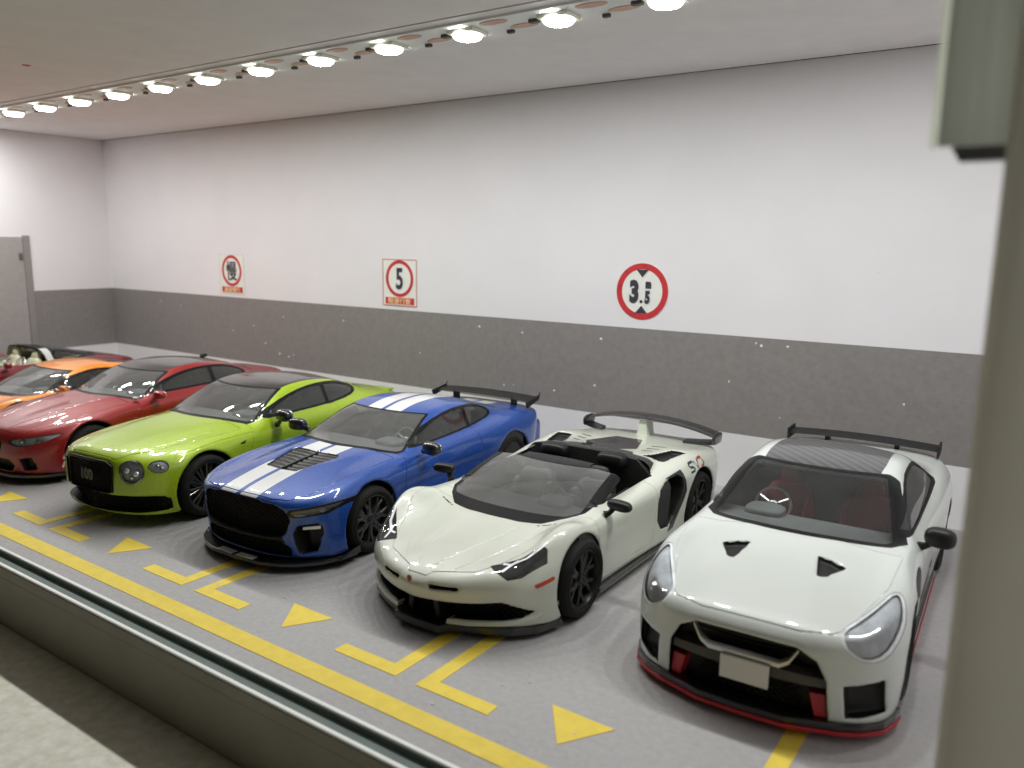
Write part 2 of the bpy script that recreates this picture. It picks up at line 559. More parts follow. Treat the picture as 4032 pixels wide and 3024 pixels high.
class Pieces:
    def __init__(self, V, N, T):
        self.p = {'body': (V, N, T)}
        self.gaps = []
    def cut(self, src, f, dst, cap=None):
        V, N, T = self.p[src]
        V2, N2, _, ti, to = clip(V, N, T, f(V))
        self.p[src] = (V2, N2, to)
        if dst:
            d = compact(V2, N2, ti) if len(ti) else (np.zeros((0, 3)), np.zeros((0, 3)), np.zeros((0, 3), int))
            if dst in self.p and len(self.p[dst][2]):
                a = self.p[dst]; d = (np.concatenate([a[0], d[0]]), np.concatenate([a[1], d[1]]), np.concatenate([a[2], d[2] + len(a[0])]))
            self.p[dst] = d
        self.p[src] = compact(*self.p[src])
    def groove(self, src, f, w=.006, d=.012, limit=None):
        """V-shaped panel gap along f = 0"""
        V, N, T = self.p[src]
        if limit is not None:
            g = limit(V); V, N, _, T, keep = clip(V, N, T, g)
            rest = (V, N, keep)
        else:
            rest = None
        V, N, _, tb, ta = clip(V, N, T, f(V) - w)          # tb: f<w
        V, N, _, tl, tb = clip(V, N, tb, f(V) + w)         # tl: f<-w
        V, N, fv, t1, t2 = clip(V, N, tb, f(V))
        band = np.concatenate([t1, t2])
        if len(band):
            bv, bn, bt = compact(V, N, band)
            fb = np.abs(f(bv)) < w * .25
            bv = bv - bn * (fb * d)[:, None]
            self.gaps.append((bv, bt))
        T2 = np.concatenate([ta, tl] + ([rest[2]] if rest else []))
        self.p[src] = compact(V, N, T2)
    def obj(self, name, piece, m, parent, push=0.0, split_x=False):
        if piece not in self.p or len(self.p[piece][2]) == 0: return []
        V, N, T = self.p[piece]
        out = []
        if split_x:
            cx = V[T].mean(1)[:, 0]
            for sel in (cx < 0, cx >= 0):
                if sel.any():
                    v, n, t = compact(V, N, T[sel])
                    out.append(raw(name, v + n * push, t, m, parent, smooth=True, normals=n))
        else:
            out.append(raw(name, V + N * push, T, m, parent, smooth=True, normals=N))
        return out
    def islands(self, name, piece, m, parent, centres, push=0.0):
        """one object for each of several (x sign, y) places"""
        V, N, T = self.p[piece]
        if len(T) == 0: return
        c = V[T].mean(1)
        k = np.argmin(np.abs(c[:, 1:2] - np.array(centres)[None]), axis=1) * 2 + (c[:, 0] > 0)
        for q in np.unique(k):
            v, n, t = compact(V, N, T[k == q]); raw(name, v + n * push, t, m, parent, smooth=True, normals=n)
    def gap_obj(self, name, m, parent):
        if not self.gaps: return
        V = np.concatenate([g[0] for g in self.gaps]); off = np.cumsum([0] + [len(g[0]) for g in self.gaps[:-1]])
        T = np.concatenate([g[1] + o for g, o in zip(self.gaps, off)])
        return raw(name, V, T, m, parent)

def sector(V): return np.abs(V[:, 0])

# ------------------------------------------------------------------ wheels
def wheel_meshes(key, R, w, style, rim_m, rr=.72, tyre_m='tyre', lip_m=None):
    """returns list of (part name, mesh) for a wheel whose outer face looks to +x, centre at origin"""
    out = []
    ri = R * rr
    tmp = []
    b = MB(); hw = w / 2
    b.lathe([(ri - .012, hw - .02), (ri + .004, hw - .004), (ri + .03, hw), (R - .06, hw), (R - .022, hw - .016), (R - .004, hw - .05), (R, hw - .09),
             (R, -hw + .07), (R - .03, -hw), (ri, -hw), (ri - .015, -hw + .04), (ri - .015, hw - .06)], n=48, close=True)
    tmp.append(b.build('tyre', tyre_m, smooth=True))
    b = MB()                                                     # rim: barrel, lip, spokes, hub
    b.lathe([(ri - .004, hw - .022), (ri - .02, hw - .018), (ri - .034, hw - .045), (ri - .045, -hw + .02), (ri - .01, -hw + .02), (ri - .01, hw - .03)], n=48, close=True)
    f = hw - .045
    def spoke(a, r0, r1, w0, w1, x0, x1, th=.05, sk=0.0):
        ca, sa = math.cos(a), math.sin(a); ring = []
        for r, ww, xx, q in ((r0, w0, x0, 0), ((r0 + r1) / 2, (w0 + w1) / 2, (x0 + x1) / 2 + .006, sk * .5), (r1, w1, x1, sk)):
            pts = []
            for (t, d) in ((-ww, -th), (-ww, -.006), (-ww * .6, 0), (ww * .6, 0), (ww, -.006), (ww, -th)):
                rad, tan = r, t + q
                pts.append((xx + d, rad * ca - tan * sa, rad * sa + tan * ca))
            ring.append(pts)
        b.loft(ring)
    if style['kind'] == 'straight':
        n = style['n']
        for k in range(n):
            spoke(2 * math.pi * k / n + style.get('a0', 0), .05, ri - .03, style.get('w0', .034), style.get('w1', .026), f - style.get('dish', .02), f, sk=style.get('sk', 0))
    elif style['kind'] == 'y':
        n = style['n']
        for k in range(n):
            a = 2 * math.pi * k / n + style.get('a0', 0); s = style.get('split', .07)
            spoke(a, .045, ri * .5, .034, .034, f - .02, f - .008)
            spoke(a, ri * .42, ri - .03, .02, .017, f - .012, f, sk=s); spoke(a, ri * .42, ri - .03, .02, .017, f - .012, f, sk=-s)
    elif style['kind'] == 'twin':
        n = style['n']
        for k in range(n):
            a = 2 * math.pi * k / n + style.get('a0', 0); s = style.get('split', .04)
            for sg in (-1, 1):
                spoke(a + sg * s * 1.5, .05, ri - .03, .016, .016, f - .015, f, sk=sg * s * .5)
    b.lathe([(.0, f - .004), (.045, f - .004), (.062, f - .016), (.066, f - .06), (.0, f - .06)], n=20)
    for k in range(5):
        a = 2 * math.pi * k / 5 + .3
        b.lathe([(0, f + .004), (.008, f + .004), (.009, f - .02)], n=6, c=(0, .04 * math.cos(a), .04 * math.sin(a)))
    tmp.append(b.build('rim', rim_m, smooth=True))
    b = MB()                                                     # brake disc
    b.lathe([(.06, .02), (ri * .78, .02), (ri * .78, -.02), (.06, -.02)], n=32, close=True)
    tmp.append(b.build('brake_disc', 'disc', smooth=True))
    b = MB()
    b.sell((.03, -ri * .55, ri * .42), (.045, .055, .1), .5, rot=('X', .6))
    tmp.append(b.build('caliper', style.get('caliper', 'caliper'), smooth=True))
    for o in tmp:
        out.append((o.name.split('.')[0], o.data)); bpy.data.objects.remove(o)
    return out

def put_wheels(root, parts, places, steer=0.0):
    """places: (x, y, z); wheels on -x are turned round"""
    d = dict(parts)
    for (x, y, z) in places:
        wheel = link_mesh('wheel', d['rim'], root, (x, y, z))
        wheel.rotation_euler = (rnd.uniform(0, 1.2), 0, 0 if x > 0 else math.pi)
        if y < 2.0: wheel.rotation_euler[2] += steer
        for nm in ('tyre', 'brake_disc', 'caliper'):
            link_mesh(nm, d[nm], wheel)

def wing_bar(b, xs, yc, zc, chord, thick, mi=0, pitch=0.0):
    """aerofoil along x; yc/zc/chord callables of x"""
    rings = []
    for x in xs:
        c = chord(x); y0 = yc(x); z0 = zc(x); ring = []
        for (u, v) in ((-.5, .0), (-.42, .55), (-.2, 1.0), (.15, .9), (.5, .25), (.5, 0), (.1, -.35), (-.3, -.4)):
            yy = u * c; zz = v * thick
            ring.append((x, y0 + yy * math.cos(pitch) - zz * math.sin(pitch), z0 + zz * math.cos(pitch) + yy * math.sin(pitch)))
        rings.append(ring)
    b.loft(rings)
# ------------------------------------------------------------------ shared materials
mat('paper_white', (.80, .78, .805), .75, bump=(22, .12), noise=(1.2, .02))
mat('paper_grey', (.245, .228, .222), .8, bump=(28, .3), noise=(14, .07))
mat('door_grey', (.36, .335, .325), .8, noise=(14, .05))
mat('door_edge', (.27, .25, .245), .8, noise=(14, .05))
mat('skirting_white', (.80, .785, .80), .75, noise=(2, .02))
mat('ceiling_board', (.80, .765, .765), .7, bump=(14, .1), noise=(3, .03))
mat('seam_dark', (.12, .10, .09), .8, noise=(6, .1))
mat('line_yellow', (.93, .71, .09), .65, noise=(9, .06), bump=(24, .25))
mat('aluminium', (.62, .60, .55), .38, metal=.85, noise=(3, .04))
mat('rail_bright', (.93, .96, .93), .35, noise=(2, .03))
mat('rail_face', (.30, .275, .22), .5, noise=(2, .08))
mat('groove_green', (.15, .19, .175), .6, noise=(3, .1))
acrylic_mat('post_face', (.76, .73, .62), .21, (.8, .10))
acrylic_mat('post_edge_lit', (.86, .84, .76), .35, (2, .05))
mat('pcb_white', (.78, .80, .78), .5, noise=(4, .03))
mat('copper_pad', (.62, .36, .26), .5, noise=(6, .06))
mat('chip_dark', (.06, .06, .055), .5, noise=(8, .1))
mat('led_case', (.85, .84, .72), .5, noise=(8, .02))
mat('sign_white', (.82, .82, .78), .6, noise=(6, .02))
mat('sign_clear', (.80, .81, .76), .4, noise=(4, .02))
mat('sign_red', (.56, .028, .035), .6, noise=(10, .12))
mat('sign_rim', (.50, .17, .13), .6, noise=(8, .08))
mat('sign_black', (.035, .034, .05), .6, noise=(10, .15))
mat('sign_gold', (.86, .62, .36), .6, noise=(10, .06))
mat('fleck', (.82, .8, .76), .8, noise=(9, .05))
mat('red_reflection', (.55, .06, .05), .7, noise=(9, .05))

def floor_mat():
    m = mat('floor_print', (.45, .437, .440), .62, bump=(26, .35))
    nt = m.node_tree; b = nt.nodes['Principled BSDF']; tc = nt.nodes['Texture Coordinate']
    n1 = nt.nodes.new('ShaderNodeTexNoise'); n1.inputs['Scale'].default_value = 20 / S; n1.inputs['Detail'].default_value = 6
    n2 = nt.nodes.new('ShaderNodeTexNoise'); n2.inputs['Scale'].default_value = .9 / S; n2.inputs['Detail'].default_value = 3
    vo = nt.nodes.new('ShaderNodeTexVoronoi'); vo.inputs['Scale'].default_value = 2.2 / S
    for n in (n1, n2, vo): nt.links.new(tc.outputs['Object'], n.inputs['Vector'])
    a = nt.nodes.new('ShaderNodeMath'); a.operation = 'MULTIPLY_ADD'; a.inputs[1].default_value = .34; a.inputs[2].default_value = .83
    nt.links.new(n1.outputs['Fac'], a.inputs[0])
    c = nt.nodes.new('ShaderNodeMath'); c.operation = 'MULTIPLY_ADD'; c.inputs[1].default_value = .16; c.inputs[2].default_value = .92
    nt.links.new(n2.outputs['Fac'], c.inputs[0])
    d = nt.nodes.new('ShaderNodeMath'); d.operation = 'MULTIPLY'
    nt.links.new(a.outputs[0], d.inputs[0]); nt.links.new(c.outputs[0], d.inputs[1])
    v = nt.nodes.new('ShaderNodeVectorMath'); v.operation = 'SCALE'; v.inputs[0].default_value = (.45, .437, .440)
    nt.links.new(d.outputs[0], v.inputs['Scale'])
    # pale dust specks
    lt = nt.nodes.new('ShaderNodeMath'); lt.operation = 'LESS_THAN'; lt.inputs[1].default_value = .035
    nt.links.new(vo.outputs['Distance'], lt.inputs[0])
    mx = nt.nodes.new('ShaderNodeMix'); mx.data_type = 'RGBA'
    mx.inputs['B'].default_value = (.5, .49, .47, 1)
    nt.links.new(lt.outputs[0], mx.inputs['Factor']); nt.links.new(v.outputs[0], mx.inputs['A'])
    nt.links.new(mx.outputs['Result'], b.inputs['Base Color'])
    return m
floor_mat()

def table_mat():
    m = mat('table_top', (.66, .62, .50), .55)
    nt = m.node_tree; b = nt.nodes['Principled BSDF']; tc = nt.nodes['Texture Coordinate']
    n1 = nt.nodes.new('ShaderNodeTexNoise'); n1.inputs['Scale'].default_value = 12 / S; n1.inputs['Detail'].default_value = 6
    nt.links.new(tc.outputs['Object'], n1.inputs['Vector'])
    r = nt.nodes.new('ShaderNodeValToRGB')
    r.color_ramp.elements[0].position = .35; r.color_ramp.elements[0].color = (.72, .70, .56, 1)
    r.color_ramp.elements[1].position = .68; r.color_ramp.elements[1].color = (.90, .89, .80, 1)
    nt.links.new(n1.outputs['Fac'], r.inputs[0]); nt.links.new(r.outputs[0], b.inputs['Base Color'])
    return m
table_mat()

# ------------------------------------------------------------------ the case
XL, XR, YB, YF, ZC = -17.705, 1.35, 9.753, 3.335, 5.169
Z1, Z2 = 0.714, 1.963
def sheet(name, m, P, parent=None):
    return raw(name, P, [tuple(range(len(P)))], m, parent)

floor = MB().box(XL, XR, YF, YB, -.10, 0).build('floor', 'floor_print')
tag(floor, 'grey printed parking floor of the case with yellow markings', 'floor', kind='structure')
back = MB()
back.box(XL, XR, YB, YB + .12, Z2, ZC, 0); back.box(XL, XR, YB, YB + .12, Z1, Z2, 1); back.box(XL, XR, YB, YB + .12, -.1, Z1, 2)
back = back.build('wall_back', ['paper_white', 'paper_grey', 'skirting_white'])
tag(back, 'white back wall with a dark grey band', 'wall', kind='structure')
left = MB()
y0l = 3.2
left.box(XL - .12, XL, y0l, YB + .12, Z2, ZC, 0); left.box(XL - .12, XL, y0l, YB + .12, Z1, Z2, 1); left.box(XL - .12, XL, y0l, YB + .12, -.1, Z1, 2)
left = left.build('wall_left', ['paper_white', 'paper_grey', 'skirting_white'])
tag(left, 'white left end wall with a dark grey band', 'wall', kind='structure')
right = MB().box(XR, XR + .12, y0l, YB + .12, -.1, ZC).build('wall_right', 'paper_white')
tag(right, 'white right end wall of the case', 'wall', kind='structure')
# ceiling: two boards with an open seam beside the light strip and along the walls
SEAM = 6.26
ceil = MB(); ceil.box(XL + .03, XR, SEAM + .02, YB - .045, ZC, ZC + .1); ceil.box(XL + .03, XR, 3.0, SEAM - .02, ZC, ZC + .1)
ceil = ceil.build('ceiling', 'ceiling_board')
tag(ceil, 'pale ceiling boards of the case with a dark seam', 'ceiling', kind='structure')
MB().box(XL - .12, XR + .12, 3.0, YB + .12, ZC + .1, ZC + .16).build('seam_backing', 'seam_dark', ceil)

# printed yellow markings
P_ = 2.5984
def mark(name, poly, dz=.004):
    b = MB(); b.prism(poly, lambda x, y: (x, y, 0.0005), lambda x, y: (x, y, dz)); return b.build(name, 'line_yellow', floor)
mark('edge_line', [(XL + .02, 3.486), (XR - .02, 3.486), (XR - .02, 3.652), (XL + .02, 3.652)])
YE = 8.9
for n in range(-4, 4):
    o = n * P_
    if -9.47 + o < XL: continue
    mark('corner_mark', [(-9.468 + o, 3.864), (-8.835 + o, 3.864), (-8.835 + o, YE), (-8.958 + o, YE), (-8.958 + o, 3.990), (-9.468 + o, 3.990)])
    if n < 3: mark('corner_mark', [(-8.646 + o, 3.862), (-8.018 + o, 3.862), (-8.018 + o, 3.986), (-8.525 + o, 3.986), (-8.525 + o, YE), (-8.646 + o, YE)])
for n in range(-3, 4):
    o = n * P_
    mark('arrow_mark', [(-7.481 + o, 3.866), (-7.256 + o, 4.213), (-7.734 + o, 4.220)])

# grey service door printed on the left wall
door = MB().box(XL, XL + .02, 6.75, 7.92, .02, 3.07).build('door', 'door_grey', bevel=.004)
tag(door, 'plain grey door on the white left end wall', 'door')
MB().box(XL, XL + .03, 7.925, 8.06, .02, 3.10).build('door_frame', 'door_edge', door)
MB().box(XL + .02, XL + .035, 7.83, 7.90, 2.60, 2.74).build('latch', 'seam_dark', door)

# ------------------------------------------------------------------ light strip
strip = MB().box(XL + .05, XR - .05, 6.42, 6.93, ZC - .022, ZC - .001).build('light_strip', 'pcb_white')
tag(strip, 'row of lit white LEDs on a strip along the ceiling', 'light strip')
emit_mat('led_glow', (.985, 1.0, .975), LED_POWER)
led_b = MB(); led_b.box(-.165, .165, -.135, .135, -.035, 0); led_me = led_b.build('led_body', 'led_case', bevel=.01)
gl_b = MB(); gl_b.lathe([(0, -.074), (.12, -.0735)], axis='z', n=20); led_gl = gl_b.build('led_lens', 'led_glow')
pad_b = MB(); pad_b.lathe([(0, -.006), (.16, -.006), (.162, 0)], axis='z', n=20); pad_me = pad_b.build('copper_pad', 'copper_pad')
chip_b = MB(); chip_b.box(-.05, .05, -.03, .03, -.03, 0); chip_me = chip_b.build('resistor', 'chip_dark')
dm_b = MB(); dm_b.lathe([(.1205, -.0734), (.140, -.066), (.152, -.048), (.155, -.03)], axis='z', n=20); dm_o = dm_b.build('led_bloom', emit_mat('bloom_glow', (1.0, 1.0, .93), 5.0), smooth=True); me5 = dm_o.data; bpy.data.objects.remove(dm_o)  # glowing ring added around each LED to imitate its bloom
me1, me2, me3, me4 = led_me.data, led_gl.data, pad_me.data, chip_me.data
for o in (led_me, led_gl, pad_me, chip_me): bpy.data.objects.remove(o)
x = -14.786 - 2 * 1.0667
while x < XR - .2:
    b = link_mesh('led', me1, strip, (x, 6.674, ZC - .022))
    link_mesh('led_lens', me2, b); link_mesh('led_bloom', me5, b)
    for (dx, dy) in ((.42, -.14), (.62, .10)):
        q = link_mesh('solder_pad', me3, strip, (x + dx, 6.674 + dy, ZC - .022)); q.scale = (1, .40, 1)
    link_mesh('resistor', me4, strip, (x - .26, 6.66, ZC - .022))
    link_mesh('resistor', me4, strip, (x + .40, 6.86, ZC - .022)).scale = (.7, .7, 1)
    x += 1.0667

# ------------------------------------------------------------------ front rail, post, pull, table
ZT = -.62
rail = MB().box(XL - .1, XR + .1, 3.112, 3.335, ZT, -.105).build('front_rail', 'rail_face', bevel=.01)
tag(rail, 'aluminium sliding-door rail along the front edge of the case', 'rail')
MB().box(XL - .1, XR + .1, 3.112, 3.157, -.1048, -.012).build('outer_wall', 'rail_face', rail)
b = MB(); b.box(XL - .1, XR + .1, 3.118, 3.155, -.0118, .010); b.build('outer_lip', 'rail_bright', rail, bevel=.010)
MB().box(XL - .1, XR + .1, 3.2975, 3.334, -.1048, -.012).build('inner_wall', 'groove_green', rail)
b = MB(); b.box(XL - .1, XR + .1, 3.298, 3.334, -.0118, .012); b.build('inner_lip', 'rail_bright', rail, bevel=.010)
MB().box(XL - .1, XR + .1, 3.159, 3.297, -.105, -.045).build('groove', 'groove_green', rail)

post = raw('frame_post', [(-.166, 2.86, ZT), (.75, 2.86, ZT), (.75, 2.86, ZC + .1), (-.166, 2.86, ZC + .1), (-.166, 3.02, ZT), (-.166, 3.02, ZC + .1)], [(0, 1, 2, 3), (4, 0, 3, 5)], 'post_face')
tag(post, 'wide beige upright post of the case frame', 'post')
raw('lit_edge', [(-.188, 2.872, ZT), (-.1665, 2.862, ZT), (-.1665, 2.862, ZC + .1), (-.188, 2.872, ZC + .1), (-.188, 3.0, ZT), (-.188, 3.0, ZC + .1)], [(0, 1, 2, 3), (4, 0, 3, 5)], 'post_edge_lit', post)  # light caught by the post's bevel, put into a paler colour
table_o = MB().box(-26, 12, -3, 14, ZT - .3, ZT).build('table', 'table_top')
tag(table_o, 'cream speckled table top under the case', 'table', kind='structure')

# ------------------------------------------------------------------ wall signs
def text_part(name, body, m, parent, x, z, size, sx=1.0, bold=0.0, y=YB - .012, depth=.003):
    cu = bpy.data.curves.new(name, 'FONT')
    cu.body = body; cu.size = size * S; cu.align_x = 'CENTER'; cu.align_y = 'CENTER'
    cu.extrude = depth * S; cu.offset = bold * S; cu.resolution_u = 4
    t = bpy.data.objects.new(name, cu); col.objects.link(t)
    bpy.context.view_layer.update()
    me = bpy.data.meshes.new_from_object(t.evaluated_get(bpy.context.evaluated_depsgraph_get()))
    bpy.data.objects.remove(t)
    n = len(me.vertices); c = np.zeros(n * 3, np.float32); me.vertices.foreach_get('co', c); c = c.reshape(-1, 3)
    if n:
        mid = (c.max(0) + c.min(0)) / 2; c -= mid
        me.vertices.foreach_set('co', np.stack([c[:, 0] * sx, -c[:, 2], c[:, 1]], 1).astype(np.float32).ravel())
    me.materials.clear(); me.materials.append(MATS[m]); me.update()
    return link_mesh(name, me, parent, (x, y, z))
def wall_poly(b, poly, y0, y1): b.prism(poly, lambda u, v: (u, y0, v), lambda u, v: (u, y1, v))
def ring_part(name, m, parent, cx, cz, r0, r1, y0=YB - .010, y1=YB - .004):
    b = MB(); b.lathe([(r0, y0), (r1, y0), (r1, y1), (r0, y1)], axis='y', n=64, c=(cx, 0, cz), close=True)
    return b.build(name, m, parent, smooth=True)
def sign_plate(cx, rim, label):
    b = MB(); b.box(cx - .375, cx + .375, YB - .006, YB, 2.025, 2.79)
    s = b.build('wall_sign', 'sign_white'); tag(s, label, 'sign', 'parking signs on the back wall')
    if rim:
        b = MB()
        for (x0, x1, z0, z1) in ((-.375, .375, 2.775, 2.79), (-.375, .375, 2.025, 2.04), (-.375, -.36, 2.04, 2.775), (.36, .375, 2.04, 2.775)):
            b.box(cx + x0, cx + x1, YB - .009, YB - .0062, z0, z1)
        b.build('border', 'sign_rim', s)
    else:
        b = MB()
        for (x0, x1, z0, z1) in ((-.375, .375, 2.778, 2.79), (-.375, .375, 2.025, 2.037), (-.375, -.363, 2.037, 2.778), (.363, .375, 2.037, 2.778)):
            b.box(cx + x0, cx + x1, YB - .008, YB - .0062, z0, z1)
        b.build('border', mat('sign_edge', (.62, .64, .58), .6, noise=(8, .06)), s)
    ring_part('ring', 'sign_red', s, cx, 2.475, .245, .30)
    b = MB(); b.box(cx - .315, cx + .315, YB - .009, YB - .0062, 2.055, 2.165); b.build('caption_bar', 'sign_red', s)
    return s
s1 = sign_plate(-13.355, False, 'small sign with a red ring around a dark Chinese character')
text_part('character', '慢', 'sign_black', s1, -13.355, 2.475, .40, .82, .003)
text_part('caption', '减速慢行', 'sign_gold', s1, -13.355, 2.11, .105, 1.18, .0015)
s2 = sign_plate(-8.965, True, 'small sign with a red ring around the number 5')
text_part('number', '5', 'sign_black', s2, -8.965, 2.475, .47, .72, .012)
text_part('caption', '限速行驶', 'sign_gold', s2, -8.965, 2.11, .105, 1.22, .0015)
b = MB(); b.lathe([(0, YB - .006), (.375, YB - .006), (.375, YB)], axis='y', n=64, c=(-4.622, 0, 2.458))
s3 = b.build('wall_sign', 'sign_white', smooth=True)
tag(s3, 'round red-ringed height limit sign reading 3.5', 'sign', 'parking signs on the back wall')
ring_part('ring', 'sign_red', s3, -4.622, 2.458, .295, .374)
text_part('number', '3', 'sign_black', s3, -4.735, 2.455, .38, .72, .022)
text_part('number', '5', 'sign_black', s3, -4.540, 2.385, .215, .66, .014)
text_part('number', 'm', 'sign_black', s3, -4.530, 2.548, .15, .66, .011)
b = MB(); b.lathe([(0, YB - .013), (.021, YB - .013), (.021, YB - .007)], axis='y', n=14, c=(-4.628, 0, 2.325)); b.build('point', 'sign_black', s3)
for sg in (1, -1):
    b = MB(); wall_poly(b, [(-4.622 - .085, 2.458 + sg * .287), (-4.622 + .085, 2.458 + sg * .287), (-4.622, 2.458 + sg * .19)], YB - .014, YB - .0065)
    b.build('triangle', 'sign_black', s3)

# ------------------------------------------------------------------ acrylic pull on the post
acrylic_mat('acrylic_grey', (.50, .53, .46), .36, (3, .14), (8, 8, .35))
acrylic_mat('acrylic_edge', (.90, .95, .80), .85, (3, .05))
mat('acrylic_end', (.20, .20, .21), .4, noise=(3, .08))
pull = raw('door_pull', [(-.382, 2.93, 3.388), (-.19, 2.93, 3.388), (-.19, 2.93, ZC + .05), (-.382, 2.93, ZC + .05), (-.382, 2.955, 3.388), (-.19, 2.955, 3.388)], [(0, 1, 2, 3), (4, 5, 1, 0)], 'acrylic_grey')
tag(pull, 'grey-green acrylic door pull beside the upright post', 'door pull')
raw('edge_strip', [(-.404, 2.928, 3.386), (-.383, 2.928, 3.386), (-.383, 2.928, ZC + .05), (-.404, 2.928, ZC + .05), (-.404, 3.02, 3.386), (-.404, 3.02, ZC + .05)], [(0, 1, 2, 3), (4, 0, 3, 5)], 'acrylic_edge', pull)
b = MB(); b.prism([(-.345, 3.387), (-.192, 3.387), (-.192, 3.342), (-.32, 3.342)], lambda x, z: (x, 2.95, z), lambda x, z: (x, 3.02, z)); b.build('end_cap', 'acrylic_end', pull)
# red spot on the ceiling board, painted in place of a reflection in glass
b = MB(); b.lathe([(0, ZC - .004), (.05, ZC - .004), (.052, ZC - .0005)], axis='z', n=9, c=(-10.9, 5.12, 0)); f_ = b.build('red_reflection', 'red_reflection', ceil)

# dust flecks stuck to the printed wall and the floor
fr_ = random.Random(3)
fb_ = MB(); fb_.sell((0, 0, 0), (.014, .014, .014), .9, n=6, m=4); fo_ = fb_.build('dust_fleck', 'fleck', smooth=True); fme = fo_.data; bpy.data.objects.remove(fo_)
for k in range(34):
    o = link_mesh('dust_fleck', fme, back, (fr_.uniform(-16.5, -.8), YB - .004, fr_.uniform(.9, 1.9) if k < 24 else fr_.uniform(2.0, 3.6)))
    q = fr_.uniform(.5, 1.3); o.scale = (q * fr_.uniform(.6, 1.5), .35, q)
for k in range(22):
    o = link_mesh('dust_fleck', fme, floor, (fr_.uniform(-12, -.6), fr_.uniform(3.7, 5.6), .003))
    q = fr_.uniform(.4, 1.1); o.scale = (q, q * fr_.uniform(.6, 1.4), .4)
CS = .957          # scale of the cars against the case
# ------------------------------------------------------------------ car materials and shared parts
def paint(name, c, metal=0.0, rough=.35, flake=None):
    return mat(name, c, rough, metal, coat=1.0, coat_rough=.006, flake=flake, noise=None if flake else (3, .012))
paint('paint_pearl', (.69, .73, .70))
paint('paint_white', (.68, .71, .62))
paint('paint_blue', (.008, .072, .37), .12, .42, (60, .25))
paint('paint_lime', (.36, .52, .008), .12, .42, (60, .10))
paint('paint_red', (.30, .006, .008), .12, .42, (60, .15))
paint('paint_orange', (.86, .27, .012), .12, .42, (60, .10))
paint('paint_maroon', (.19, .006, .018), .12, .42, (60, .15))
paint('paint_black', (.008, .008, .009))
mat('trim_black', (.006, .006, .0065), .5, spec=.1, coat=.35, coat_rough=.02, noise=(5, .1))
paint('stripe_white', (.78, .80, .80))
mat('plastic_black', (.012, .012, .012), .42, spec=.35, noise=(6, .1))
mat('plastic_satin', (.018, .018, .019), .55, spec=.3, noise=(6, .1))
mat('grille_black', (.009, .0085, .0075), .5, spec=.3, noise=(12, .2))
mat('tyre', (.016, .0155, .014), .75, spec=.25, noise=(7, .15), bump=(16, .3))
mat('rim_black', (.02, .02, .02), .35, metal=.3, noise=(5, .1))
mat('rim_grey', (.10, .10, .097), .26, metal=.7, noise=(5, .1))
mat('disc', (.30, .29, .27), .4, metal=.9, noise=(6, .1))
mat('caliper', (.05, .05, .05), .4, noise=(6, .1))
mat('chrome', (.74, .75, .76), .12, metal=1.0, noise=(4, .03))
mat('silver', (.55, .56, .57), .28, metal=.8, noise=(6, .05))
mat('lamp_silver', (.86, .89, .93), .3, metal=.0, noise=(7, .30))
mat('lamp_dark', (.14, .145, .15), .25, metal=.3, noise=(10, .2))
mat('interior_dark', (.028, .027, .027), .6, noise=(6, .15))
mat('interior_grey', (.20, .215, .22), .6, noise=(6, .1))
mat('seat_red', (.42, .012, .02), .5, noise=(6, .15))
mat('seat_cream', (.66, .64, .46), .5, noise=(6, .05))
mat('red_line', (.48, .022, .03), .4, noise=(6, .08))
mat('plate_white', (.78, .77, .72), .45, noise=(5, .03))
mat('amber_red', (.62, .06, .03), .3, noise=(6, .05))
glass_mat('car_glass', (.88, .90, .89), 1.3, .015, .035)
glass_mat('car_glass_dark', (.42, .43, .43), 1.3, .015, .05)
glass_mat('glass_hazy', (.84, .86, .86), 1.5, .02, .12)  # heavier pale film stands for dust and for reflections on the windshields
mat('lamp_crystal', (.78, .82, .86), .12, metal=.6, noise=(8, .15))
mat('rim_polished', (.13, .13, .125), .22, metal=.85, noise=(5, .1))
glass_mat('lens_clear', (.93, .95, .97), 1.4, .02, .05)

def carbon_mat():
    m = mat('carbon', (.05, .052, .055), .35, coat=.8, coat_rough=.08)
    nt = m.node_tree; b = nt.nodes['Principled BSDF']; tc = nt.nodes['Texture Coordinate']
    w = nt.nodes.new('ShaderNodeTexWave'); w.wave_type = 'BANDS'; w.bands_direction = 'DIAGONAL'
    w.inputs['Scale'].default_value = 5.2 / S; w.inputs['Distortion'].default_value = .6
    nt.links.new(tc.outputs['Object'], w.inputs['Vector'])
    r = nt.nodes.new('ShaderNodeValToRGB')
    r.color_ramp.elements[0].color = (.028, .03, .032, 1); r.color_ramp.elements[1].color = (.085, .088, .095, 1)
    nt.links.new(w.outputs['Fac'], r.inputs[0]); nt.links.new(r.outputs[0], b.inputs['Base Color'])
    return m
carbon_mat()

def front_slab(b, outline, back, z0, z1, mi=0):
    """splitter: outline = (x>=0, y) points from centre outwards, mirrored; closed by the line y = back"""
    xo = outline[-1][0]
    pl = [(-x, y) for x, y in outline[::-1]] + [(x, y) for x, y in outline if x > 1e-6] + [(xo * .93, back), (-xo * .93, back)]
    b.prism(pl, lambda x, y: (x, y, z0), lambda x, y: (x, y, z1), mi)

